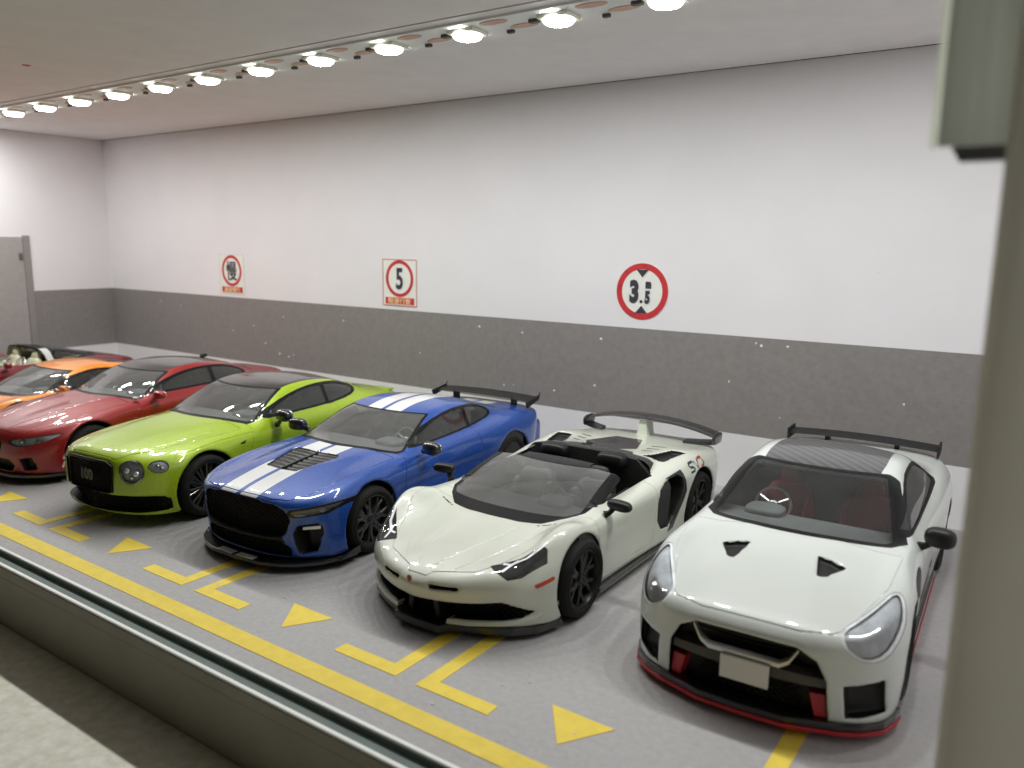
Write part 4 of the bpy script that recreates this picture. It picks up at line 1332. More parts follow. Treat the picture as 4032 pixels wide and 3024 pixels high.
# ------------------------------------------------------------------ white open roadster with black wing
def car_roadster(loc, rz):
    root = start(loc, rz, 'white open-top roadster model car with black interior and curved black wing')
    sh = Shell(1.06, 4.92, 1.10, .019)
    R = .350
    xs = [0, .14, .32, .50, .68, .82, .93, 1.06]
    ft = sh.top([-.1, 0, .15, .4, .7, 1.05, 1.4, 2.0, 2.7, 3.3, 3.7, 4.2, 4.6, 4.95], xs, [
        [.40, .40, .39, .37, .34, .30, .26, .18], [.475, .47, .46, .44, .42, .38, .33, .25], [.545, .54, .53, .515, .50, .465, .41, .33],
        [.605, .603, .588, .592, .575, .56, .52, .42], [.652, .650, .632, .640, .665, .725, .730, .63], [.705, .703, .688, .690, .745, .825, .845, .77],
        [.765, .763, .750, .745, .755, .775, .765, .68], [.80, .80, .80, .79, .785, .775, .745, .66], [.83, .83, .83, .83, .825, .815, .79, .70],
        [.90, .90, .90, .895, .89, .885, .86, .78], [.90, .90, .90, .90, .905, .91, .885, .80], [.875, .875, .87, .865, .86, .85, .83, .75],
        [.83, .83, .83, .82, .81, .79, .75, .68], [.77, .77, .77, .76, .75, .72, .67, .6]], .05, .016)
    fs = sh.side([-.1, .1, .4, .7, 1.05, 1.5, 2.2, 2.8, 3.2, 3.7, 4.3, 4.9], [.05, .2, .4, .55, .7, .85, 1.0], [
        [.60, .66, .68, .64, .58, .5, .42], [.74, .80, .81, .78, .72, .64, .56], [.90, .93, .93, .91, .86, .8, .72], [.97, .99, .99, .98, .94, .88, .8],
        [.97, 1.0, 1.015, 1.015, .99, .93, .86], [.92, .93, .945, .965, .955, .91, .85], [.93, .94, .93, .945, .945, .90, .84], [.95, .97, .97, .98, .985, .93, .86],
        [.97, .99, 1.01, 1.02, 1.02, .97, .88], [.98, 1.01, 1.035, 1.045, 1.04, .99, .90], [.96, .99, 1.01, 1.02, 1.01, .95, .87], [.84, .88, .92, .93, .92, .86, .78]], .07, .03)
    zf = [.04, .18, .32, .44, .55, .70, .9]; xf = [0, .2, .4, .6, .78, .92, 1.06]
    ff = sh.front(zf, xf, [[.13, .15, .22, .32, .45, .62, .95], [.10, .12, .19, .29, .42, .60, .92], [.04, .07, .14, .25, .39, .58, .90], [.00, .04, .12, .24, .38, .58, .90],
                           [.03, .07, .16, .28, .43, .64, .95], [.20, .24, .32, .42, .57, .78, 1.05], [.4, .45, .5, .6, .75, .95, 1.2]], .015, .03)
    fr = sh.front(zf, xf, [[4.6, 4.6, 4.57, 4.5, 4.4, 4.25, 4.0], [4.68, 4.68, 4.65, 4.6, 4.5, 4.35, 4.1], [4.74, 4.74, 4.71, 4.66, 4.56, 4.4, 4.15], [4.78, 4.78, 4.75, 4.7, 4.6, 4.45, 4.2],
                           [4.82, 4.82, 4.79, 4.74, 4.64, 4.48, 4.2], [4.86, 4.86, 4.83, 4.78, 4.66, 4.5, 4.2], [4.88, 4.88, 4.85, 4.78, 4.66, 4.5, 4.2]], .02, .04, -1)
    fb = sh.floor([(0, .12), (.5, .10), (1.5, .11), (3.5, .12), (4.7, .16)])
    F = smax(ft, fs, .07); F = smax(F, ff, .05); F = smax(F, fr, .05); F = smax(F, fb, .04)
    cab = sh.cabin([(.8, .50), (1.05, .655), (1.15, .715), (1.6, .865), (2.0, .965), (2.26, 1.008), (2.6, 1.015), (2.95, .985), (3.4, .925), (4.0, .85), (4.6, .75)],
                   .05, [(1.0, .92, .80, .70, .62), (1.5, .90, .85, .80, .75), (2.2, .88, .84, .785, .745), (2.9, .88, .82, .74, .66), (3.5, .80, .74, .64, .5), (4.3, .76, .7, .6, .45)],
                   [.65, .78, .92, 1.04], (.12, .06), .04, .04, .07)
    F = smin(F, cab, .03)
    F0 = F
    ARCH = [(1.12, .385), (3.74, .395)]
    for yw, rr in ARCH: F = sh.arch(F, yw, R + .005, rr, .735)
    G = sym([(0, .318), (.42, .328), (.70, .345), (.87, .245), (.78, .185), (.30, .168), (.24, .10), (0, .10)])
    F = sh.pocket(F, outline(sh, 'xz', G), sh.Y - (.26 + .35 * sh.X), .012)
    SL = [(.155, .464), (.40, .460), (.395, .437), (.17, .432)]
    F = sh.pocket(F, outline(sh, 'xz', SL), sh.Y - (.11 + .30 * sh.X), .008)
    IN = [(2.70, .70), (2.92, .775), (3.24, .80), (3.25, .60), (3.02, .28), (2.74, .30)]
    F = sh.pocket(F, outline(sh, 'yz', IN, 1), .74 - sh.X, .015)
    SI = [(.50, 3.20), (.76, 3.27), (.84, 3.70), (.66, 3.72)]
    F = sh.pocket(F, outline(sh, 'xy', SI), (sh.Htop.T[:, :, None] - .05) - sh.Z, .010)
    CE = [(-.3, 3.26), (.20, 3.26), (.33, 3.5), (.17, 3.98), (-.3, 3.98)]
    V, N, T = sh.mesh(F); pc = Pieces(V, N, T)
    # open cockpit
    hole = lambda v: np.maximum.reduce([poly_sd(ax(v), v[:, 1], [(-.9, 2.36), (.79, 2.36), (.79, 2.90), (-.9, 2.90)]), .80 - v[:, 2]])
    side_open = lambda v: np.maximum(poly_sd(v[:, 1], v[:, 2], [(1.78, .822), (2.22, .935), (2.36, 1.3), (2.86, 1.3), (2.93, .90), (2.85, .83)]), .40 - ax(v))
    pc.cut('body', hole, None); pc.cut('body', side_open, None)
    s = dict(paint='paint_white', bow=.12, zcut=.68, R=R + .005, arch=ARCH, arch_x=.75, glass='glass_hazy',
             ws=[(-.9, 1.27), (.64, 1.27), (.72, 1.35), (.655, 2.16), (-.9, 2.16)],
             wst=[(-.9, 1.11), (.50, 1.12), (.66, 1.22), (.76, 1.34), (.82, 2.0), (.80, 2.40), (-.9, 2.40)],
             sw=[(1.50, .795), (1.72, .80), (1.74, .865), (1.60, .835)], sw_ch=0,
             swt=[(1.46, .80), (1.80, .812), (2.38, .94), (2.38, 1.1), (2.0, 1.0), (1.5, .87)], glass_side='car_glass')
    f = std_cuts(pc, s)
    pc.cut('body', lambda v: np.maximum(poly_sd(v[:, 0], v[:, 2], G) - .004, v[:, 1] - .75), 'grille')
    pc.cut('body', lambda v: np.maximum.reduce([poly_sd(ax(v), v[:, 2], SL) - .002, v[:, 1] - .6]), 'nose_slot')
    pc.cut('body', lambda v: np.maximum(poly_sd(v[:, 1], v[:, 2], IN, 1) - .006, .70 - ax(v)), 'side_intake')
    pc.cut('body', lambda v: np.maximum(poly_sd(v[:, 1], v[:, 2], [(2.90, .80), (3.26, .83), (3.31, .60), (3.06, .24), (2.95, .22), (3.18, .62), (3.18, .775)]), .70 - ax(v)), 'blade')
    pc.cut('body', lambda v: np.maximum(poly_sd(ax(v), v[:, 1], SI) - .004, .75 - v[:, 2]), 'deck_intake')
    pc.cut('body', lambda v: np.maximum(poly_sd(ax(v), v[:, 1], CE), .8 - v[:, 2]), 'engine_cover')
    pc.cut('body', lambda v: np.maximum(poly_sd(ax(v), v[:, 1], [(-.5, 2.80), (.80, 2.80), (.72, 3.10), (.46, 3.12), (.40, 3.25), (-.5, 3.25)]), .84 - v[:, 2]), 'bulkhead_top')
    HL = [(.515, .715), (.60, .675), (.72, .640), (.80, .70), (.905, .90), (.87, 1.01), (.82, 1.03), (.70, .87), (.60, .785)]
    pc.cut('body', lambda v: np.maximum(poly_sd(ax(v), .6 * v[:, 1] + .8 * v[:, 2], HL), .40 - v[:, 2]), 'headlight')
    for c in ([(.48, 1.150), (.66, 1.215), (.66, 1.232), (.48, 1.167)],):
        pc.cut('body', lambda v, c=c: np.maximum(poly_sd(ax(v), v[:, 1], c), .6 - v[:, 2]), 'cowl_slot')
    pc.cut('body', lambda v: np.maximum(poly_sd(v[:, 1], v[:, 2], [(.52, .475), (.70, .515), (.70, .485), (.53, .445)]), .80 - ax(v)), 'marker')
    s['hood'] = [(-.5, .075), (.10, .085), (.13, .14), (.46, .29), (.54, .40), (.70, .72), (.80, .95), (.84, 1.28), (-.5, 1.28)]; s['hoodz'] = .45
    s['door'] = [(1.46, .84), (1.44, .60), (1.52, .20), (2.62, .20), (2.68, .60), (2.66, .86)]
    std_lines(pc, s)
    # bonnet crease lines running back from the badge
    for pts in ([(.07, .16), (.20, .55), (.34, 1.1)], [(.27, .22), (.44, .55), (.62, 1.1)]):
        pc.groove('hood', lambda v, pts=pts: line_sd(ax(v), v[:, 1], pts), .010, .006)
    body = std_objs(pc, s, root)
    gr = pc.obj('grille', 'grille', 'grille_black', root)[0]
    pc.obj('nose_slot', 'nose_slot', 'plastic_black', root, 0, True)
    pc.obj('side_intake', 'side_intake', 'plastic_black', root, 0, True)
    pc.obj('intake_blade', 'blade', 'paint_black', root, .004, True)
    pc.obj('deck_intake', 'deck_intake', 'plastic_black', root, 0, True)
    pc.obj('engine_cover', 'engine_cover', 'paint_black', root, .004); pc.obj('bulkhead_top', 'bulkhead_top', 'paint_black', root, .003)
    pc.obj('cowl_slot', 'cowl_slot', 'plastic_black', body, .002, True); pc.obj('side_marker', 'marker', 'amber_red', root, .003, True)
    lamp(pc, 'headlight', root, body, 'trim_black', .015)
    for sg in (-1, 1):
        strokes(sh, F0, 'lamp_bar', 'lamp_silver', body, [[(sg * .645, .385), (sg * .665, .47), (sg * .70, .56)], [(sg * .60, .475), (sg * .665, .49), (sg * .76, .585), (sg * .83, .73)]], .024, 2, .56, .005)
    # cockpit
    liner(sh, F0, root, -.03, 1.1, 3.0, .22, 1.03, [f['ws'], f['sw'], hole, side_open])
    cockpit(root, 1.28, .79, .74, 1, 'interior_dark', 'interior_dark', 2.05, .12, 2.9, .58)
    b = MB(); b.prism([(-.78, .2), (.78, .2), (.78, .82), (.62, .965), (.2, .99), (-.2, .99), (-.62, .965), (-.78, .82)], lambda x, z: (x, 2.88, z), lambda x, z: (x, 2.95, z))
    b.build('bulkhead', 'interior_dark', root)
    for sg in (-1, 1):
        b = MB(); b.sell((sg * .36, 2.84, .93), (.17, .10, .085), .6); b.build('roll_hoop', 'plastic_black', root, smooth=True)
    # nose badge, splitter, lower blades
    b = MB(); b.sell((0, -.006, .498), (.022, .012, .028), .7); b.build('nose_badge', mat('badge', (.25, .10, .05), .35, noise=(6, .1)), root, smooth=True)
    out = [(0, .06), (.24, .07), (.30, .16), (.55, .27), (.76, .39), (.90, .55), (.98, .80)]
    b = MB(); front_slab(b, out, .86, .045, .118); sp = b.build('front_splitter', 'paint_black', root, bevel=.012)
    for sg in (-1, 1):
        b = MB()
        pts = [(.27, .155, .135), (.45, .215, .140), (.62, .30, .150), (.78, .41, .168), (.90, .56, .20), (.955, .72, .25)]
        b.loft([[(sg * x, y - .01, z + .022), (sg * x, y - .022, z - .012), (sg * x, y + .07, z - .022), (sg * x, y + .08, z + .018)] for x, y, z in pts])
        b.build('bumper_blade', 'paint_white', root, smooth=True)
        b = MB(); b.box(sg * .93 - .07, sg * .93 + .05, 1.46, 3.36, .075, .125); b.build('side_skirt', 'paint_black', root, bevel=.015)
        b = MB(); b.prism([(.10, .30), (.13, .11), (.18, .11), (.15, .30)], lambda x, z: (sg * x, .17, z), lambda x, z: (sg * x, .27, z)); b.build('intake_fin', 'plastic_black', gr)
    b = MB(); honeycomb(b, lambda x, z: pin((x, z), G), lambda x, z: .20 + .35 * abs(x), -.85, .85, .11, .34, .07, .006); b.build('intake_mesh', 'plastic_black', gr)
    # deck slits
    for sg in (-1, 1):
        for k in range(3):
            y0 = 3.45 + k * .14
            decal(sh, F0, 'deck_slit', 'plastic_black', body, [(sg * .40, y0), (sg * (.52 + .02 * k), y0 + .05), (sg * (.52 + .02 * k), y0 + .065), (sg * .40, y0 + .018)], 2, .95)
    # mirrors, wing
    mirror_pair(root, 'plastic_black', 1.03, 1.70, .86, (.13, .055, .05), (.07, -.06, -.10), e=.7, glass_m='silver', yaw=.15)
    b = MB(); zc = lambda x: 1.09 - .13 * (x / .9) ** 2 - .03 * (x / .9) ** 4
    wing_bar(b, np.linspace(-.88, .88, 19), lambda x: 4.42 + .16 * (abs(x) / .9) ** 2, zc, lambda x: .24, .018, pitch=.10)
    w = b.build('rear_wing', 'paint_black', root, smooth=True)
    for sg in (-1, 1):
        b = MB(); b.sell((sg * .885, 4.56, .905), (.022, .15, .07), .6); b.build('wing_end_plate', 'paint_black', w, smooth=True)
        b = MB(); b.loft([[(sg * x, y, z - .02), (sg * x, y, z + .02), (sg * x, y + .14, z + .025), (sg * x, y + .14, z - .015)] for x, y, z in ((.56, 4.28, .865), (.70, 4.36, .86), (.87, 4.46, .86))])
        b.build('wing_fin', 'paint_black', w, smooth=True)
    b = MB(); b.loft([[(-a, 4.30 + c, z), (a, 4.30 + c, z), (a * .8, 4.52 + c, z), (-a * .8, 4.52 + c, z)] for z, a, c in ((.80, .095, .02), (.92, .06, .03), (1.085, .04, .04))])
    b.build('wing_post', 'paint_white', w, smooth=True)
    # lettering on the rear fender
    svj = [[(3.44, .762), (3.53, .764), (3.555, .785), (3.53, .806), (3.48, .808), (3.455, .828), (3.48, .85), (3.57, .852)], [(3.59, .853), (3.65, .770), (3.70, .856)]]
    strokes(sh, F0, 'lettering', 'sign_black', root, svj, .020, 0, 1.0)
    strokes(sh, F0, 'lettering', 'red_line', root, [[(3.72, .856), (3.82, .856), (3.83, .80), (3.80, .776), (3.74, .772)]], .022, 0, 1.0)
    wp = wheel_meshes('roadster', R, .29, dict(kind='y', n=6, split=.06), 'rim_black', rr=.76)
    put_wheels(root, wp, [(sg * .885, 1.12, R) for sg in (-1, 1)] + [(sg * .895, 3.74, R) for sg in (-1, 1)])
    return root
# ------------------------------------------------------------------ blue coupe with white twin stripes
def car_blue(loc, rz):
    root = start(loc, rz, 'blue coupe model car with twin white stripes and black hood vent')
    sh = Shell(.99, 4.76, 1.34, .020)
    R = .355
    xs = [0, .20, .40, .58, .72, .85, 1.0]
    ft = sh.top([-.1, 0, .10, .35, .7, 1.0, 1.45, 2.0, 3.0, 3.5, 3.9, 4.4, 4.6, 4.8], xs, [
        [.64, .64, .63, .61, .58, .55, .45], [.70, .70, .69, .66, .63, .59, .49], [.745, .745, .735, .71, .68, .64, .54],
        [.805, .808, .80, .775, .75, .735, .62], [.86, .87, .862, .835, .825, .815, .70], [.895, .905, .90, .87, .862, .85, .74],
        [.935, .94, .935, .91, .895, .87, .77], [.95, .95, .95, .93, .91, .885, .80], [.97, .97, .965, .955, .94, .91, .84],
        [.99, .99, .985, .975, .965, .935, .86], [.995, .995, .99, .985, .97, .94, .86], [.97, .97, .965, .955, .94, .90, .82], [.95, .95, .945, .93, .91, .87, .8], [.9, .9, .89, .88, .86, .82, .75]], .05, .018)
    fs = sh.side([-.1, .1, .4, .7, 1.0, 1.5, 2.4, 3.0, 3.7, 4.3, 4.8], [.05, .2, .4, .55, .68, .8, .95, 1.1], [
        [.78, .82, .83, .82, .80, .77, .70, .62], [.84, .87, .88, .87, .85, .82, .76, .68], [.90, .92, .935, .93, .915, .89, .82, .74],
        [.91, .935, .955, .957, .945, .92, .85, .77], [.90, .93, .955, .962, .95, .925, .86, .78], [.87, .89, .90, .905, .925, .90, .86, .78],
        [.86, .885, .895, .895, .92, .90, .86, .78], [.87, .90, .91, .915, .935, .915, .87, .79], [.89, .93, .955, .965, .965, .94, .88, .80],
        [.87, .91, .94, .95, .945, .915, .85, .78], [.80, .84, .87, .88, .87, .84, .78, .7]], .08, .025)
    zf = [.05, .2, .4, .58, .70, .80, .95]; xf = [0, .3, .5, .68, .80, .90, 1.0]
    ff = sh.front(zf, xf, [[.08, .10, .15, .24, .34, .48, .75], [.05, .07, .12, .21, .32, .46, .72], [.02, .04, .09, .18, .29, .44, .70], [.01, .03, .08, .17, .28, .44, .70],
                           [.0, .02, .07, .16, .28, .45, .72], [.08, .10, .15, .26, .40, .58, .85], [.3, .32, .36, .45, .6, .8, 1.0]], .02, .04)
    fr = sh.front(zf, xf, [[4.5, 4.5, 4.48, 4.42, 4.34, 4.2, 4.0], [4.6, 4.6, 4.57, 4.52, 4.44, 4.3, 4.05], [4.66, 4.66, 4.63, 4.58, 4.5, 4.36, 4.1], [4.7, 4.7, 4.67, 4.62, 4.54, 4.4, 4.12],
                           [4.72, 4.72, 4.69, 4.64, 4.56, 4.42, 4.14], [4.74, 4.74, 4.71, 4.66, 4.58, 4.44, 4.15], [4.76, 4.76, 4.73, 4.68, 4.6, 4.44, 4.15]], .02, .04, -1)
    fb = sh.floor([(0, .14), (.5, .12), (1.5, .12), (3.5, .13), (4.7, .18)])
    F = smax(ft, fs, .07); F = smax(F, ff, .05); F = smax(F, fr, .06); F = smax(F, fb, .04)
    cab = sh.cabin([(1.0, .70), (1.32, .88), (1.45, .935), (1.9, 1.10), (2.28, 1.218), (2.6, 1.268), (2.9, 1.275), (3.2, 1.245), (3.6, 1.15), (4.0, 1.02), (4.4, .90), (4.7, .8)],
                   .085, [(1.1, .84, .78, .71, .62, .55), (1.7, .86, .80, .735, .67, .59), (2.4, .86, .81, .745, .68, .60), (3.0, .86, .80, .735, .67, .59), (3.6, .85, .78, .69, .60, .52), (4.4, .80, .70, .60, .5, .4)],
                   [.80, .92, 1.03, 1.14, 1.27], (.13, .10), .045, .05, .08)
    F = smin(F, cab, .04)
    for yw in (1.0, 3.72):      # pressed swage along the flank behind each wheel
        pass
    F0 = F
    ARCH = [(1.0, .405), (3.72, .41)]
    for yw, rr in ARCH: F = sh.arch(F, yw, R, rr, .66)
    G = sym([(0, .705), (.40, .700), (.55, .665), (.625, .56), (.585, .42), (.52, .36), (0, .355)])
    F = sh.pocket(F, outline(sh, 'xz', G, 1), sh.Y - (.16 + .12 * sh.X), .012)
    G2 = sym([(0, .315), (.50, .315), (.60, .24), (.60, .15), (0, .15)])
    F = sh.pocket(F, outline(sh, 'xz', G2), sh.Y - (.20 + .12 * sh.X), .012)
    SI = [(.645, .40), (.68, .475), (.82, .495), (.84, .43), (.80, .21), (.67, .18), (.65, .30)]
    F = sh.pocket(F, outline(sh, 'xz', SI), sh.Y - (-.02 + .62 * sh.X), .012)
    HV = [(-.4, .62), (.22, .62), (.34, 1.10), (.30, 1.16), (-.4, 1.16)]
    F = sh.pocket(F, outline(sh, 'xy', HV), (sh.Htop.T[:, :, None] - .022) - sh.Z, .008)
    V, N, T = sh.mesh(F); pc = Pieces(V, N, T)
    s = dict(paint='paint_blue', bow=.13, zcut=.88, R=R, arch=ARCH, glass='glass_hazy',
             ws=[(-.9, 1.46), (.70, 1.46), (.735, 1.50), (.575, 2.215), (-.9, 2.225)],
             wst=[(-.9, 1.40), (.74, 1.40), (.765, 1.48), (.60, 2.235), (-.9, 2.25)],
             sw=[(1.72, .945), (2.05, 1.055), (2.45, 1.155), (2.85, 1.185), (3.2, 1.165), (3.48, 1.10), (3.52, 1.04), (3.30, 1.0), (2.5, .955)],
             swt=[(1.60, .925), (2.03, 1.085), (2.45, 1.18), (2.85, 1.21), (3.22, 1.19), (3.52, 1.115), (3.58, 1.03), (3.32, .98), (2.5, .935)],
             pillar=[(2.90, .9), (2.965, .9), (3.035, 1.3), (2.97, 1.3)],
             rw=[(-.5, 3.28), (.52, 3.28), (.54, 4.05), (-.5, 4.12)], rwz=1.0,
             door=[(1.62, .93), (1.55, .70), (1.58, .25), (1.70, .18), (2.80, .20), (3.0, .45), (3.02, .75), (2.98, .96)],
             hood=[(-.5, .075), (.42, .10), (.60, .17), (.68, .30), (.74, .60), (.78, 1.0), (.80, 1.50), (-.5, 1.50)], hoodz=.66)
    f = std_cuts(pc, s)
    pc.cut('body', lambda v: np.maximum(poly_sd(v[:, 0], v[:, 2], G, 1) - .004, v[:, 1] - .32), 'grille')
    pc.cut('body', lambda v: np.maximum(poly_sd(v[:, 0], v[:, 2], G2) - .004, v[:, 1] - .4), 'lower')
    pc.cut('body', lambda v: np.maximum(poly_sd(ax(v), v[:, 2], SI) - .004, v[:, 1] - .75), 'duct')
    pc.cut('body', lambda v: np.maximum(poly_sd(ax(v), v[:, 1], HV) - .004, .7 - v[:, 2]), 'vent')
    HL = [(.63, .585), (.70, .578), (.86, .60), (.925, .655), (.93, .675), (.80, .65), (.65, .628)]
    pc.cut('body', lambda v: np.maximum(poly_sd(ax(v), v[:, 2], HL), v[:, 1] - .9), 'headlight')
    pc.cut('body', lambda v: np.maximum(poly_sd(ax(v), v[:, 2], [(.60, .578), (.68, .562), (.88, .585), (.95, .65), (.965, .70), (.80, .668), (.62, .64)]), v[:, 1] - .9), 'trim')
    pc.cut('body', lambda v: np.maximum(poly_sd(v[:, 1], v[:, 2], [(1.45, .17), (3.25, .17), (3.25, .19), (1.45, .195)]), .7 - ax(v)), 'sill_line')
    stripe = lambda v: np.maximum.reduce([np.abs(ax(v) - .145) - .115, .72 - v[:, 2], v[:, 1] - 4.65])
    pc.cut('body', lambda v: np.maximum(poly_sd(ax(v), v[:, 2], [(-.5, .37), (.54, .37), (.57, .30), (-.5, .30)]), v[:, 1] - .4), 'lower')
    std_lines(pc, s)
    pc.cut('hood', stripe, 'stripe'); pc.cut('body', stripe, 'stripe')
    body = std_objs(pc, s, root)
    st = pc.obj('stripe', 'stripe', 'stripe_white', body)
    gr = pc.obj('grille', 'grille', 'grille_black', root)[0]
    low = pc.obj('lower_intake', 'lower', 'grille_black', root)[0]
    pc.obj('side_duct', 'duct', 'plastic_black', root, 0, True)
    hv = pc.obj('hood_vent', 'vent', 'grille_black', root)[0]
    pc.obj('sill_line', 'sill_line', 'stripe_white', body, .002, True)
    lamp(pc, 'headlight', root, body, 'lamp_dark', .03)
    for sg in (-1, 1):
        for (x, y) in ((.70, .27), (.82, .39)):
            b = MB(); b.sell((sg * x, y, .612), (.035, .035, .028), 1.0); b.build('lamp_projector', 'lamp_silver', body, smooth=True)
        b = MB(); b.box(-.085, .085, -.012, .012, -.014, .014)
        o = b.build('running_light', 'plate_white', root, (sg * .775, .285, .452), bevel=.006); o.rotation_euler = (0, 0, sg * .78)
    b = MB(); honeycomb(b, lambda x, z: pin((x, z), G, 1), lambda x, z: .09 + .14 * abs(x) ** 1.3, -.6, .6, .36, .70, .055, .0055); b.build('grille_mesh', 'plastic_black', gr)
    b = MB(); honeycomb(b, lambda x, z: pin((x, z), G2), lambda x, z: .13 + .12 * abs(x), -.6, .6, .15, .31, .055, .0055); b.build('intake_mesh', 'plastic_black', low)
    b = MB()
    for k in range(7):
        y = .66 + k * .075; w = .225 + (y - .62) * .22
        z = float(np.interp(y, [.35, .7, 1.0, 1.45], [.808, .87, .905, .94]))
        b.loft([[(x, y, z - .030), (x, y + .035, z - .014), (x, y + .05, z - .016), (x, y + .015, z - .036)] for x in (-w, -.01)]); b.loft([[(x, y, z - .030), (x, y + .035, z - .014), (x, y + .05, z - .016), (x, y + .015, z - .036)] for x in (.01, w)])
    b.loft([[(-.012, y, z - .03), (.012, y, z - .03), (.012, y, z - .006), (-.012, y, z - .006)] for y, z in ((.64, .862), (.9, .893), (1.14, .912))])
    b.build('vent_louvre', 'plastic_black', hv, smooth=False)
    liner(sh, F0, root, -.03, 1.35, 4.0, .25, 1.30, [f['ws'], f['sw'], f['rw']])
    cockpit(root, 1.55, .925, .74, 1, 'interior_dark', 'interior_grey', 2.3, .22, 3.4, .58)
    out = [(0, -.045), (.35, -.02), (.55, .05), (.72, .16), (.86, .32), (.95, .55), (.965, .72)]
    b = MB(); front_slab(b, out, .78, .075, .115); sp = b.build('front_splitter', 'paint_black', root, bevel=.010)
    for sg in (-1, 1):
        decal_pts = [(sg * .03, -.036), (sg * .26, -.024), (sg * .26, .05), (sg * .03, .04)]
        b = MB(); b.prism(decal_pts, lambda x, y: (x, y, .1152), lambda x, y: (x, y, .120)); b.build('splitter_stripe', 'stripe_white', sp)
        b = MB(); b.prism([(.46, .09), (.76, .09), (.76, .17), (.66, .155)], lambda y, z: (sg * .945, y, z), lambda y, z: (sg * .965, y, z)); b.build('splitter_fin', 'paint_black', sp)
        b = MB(); b.box(sg * .88 - .05, sg * .88 + .04, 1.42, 3.30, .08, .14); b.build('side_skirt', 'plastic_black', root, bevel=.02)
    mirror_pair(root, 'paint_black', 1.045, 1.84, .955, (.125, .07, .075), (.10, .02, -.06), yaw=.2, e=.72)
    b = MB(); wing_bar(b, np.linspace(-.80, .80, 15), lambda x: 4.46 + .04 * (x / .8) ** 2, lambda x: 1.085 - .035 * (x / .8) ** 2, lambda x: .27, .016, pitch=.12)
    w = b.build('rear_wing', 'plastic_black', root, smooth=True)
    for sg in (-1, 1):
        b = MB(); b.prism([(4.26, 1.05), (4.62, 1.10), (4.64, 1.135), (4.60, 1.04), (4.30, .965)], lambda y, z: (sg * .800, y, z), lambda y, z: (sg * .822, y, z)); b.build('wing_end_plate', 'plastic_black', w)
        b = MB(); b.loft([[(sg * .5 - .012, 4.38, z), (sg * .5 + .012, 4.38, z), (sg * .5 + .012, 4.52, z), (sg * .5 - .012, 4.52, z)] for z in (.90, 1.08)]); b.build('wing_post', 'plastic_black', w)
    wp = wheel_meshes('blue', R, .27, dict(kind='y', n=7, split=.045), 'rim_grey', rr=.77)
    put_wheels(root, wp, [(sg * .825, y, R) for sg in (-1, 1) for y in (1.0, 3.72)])
    return root
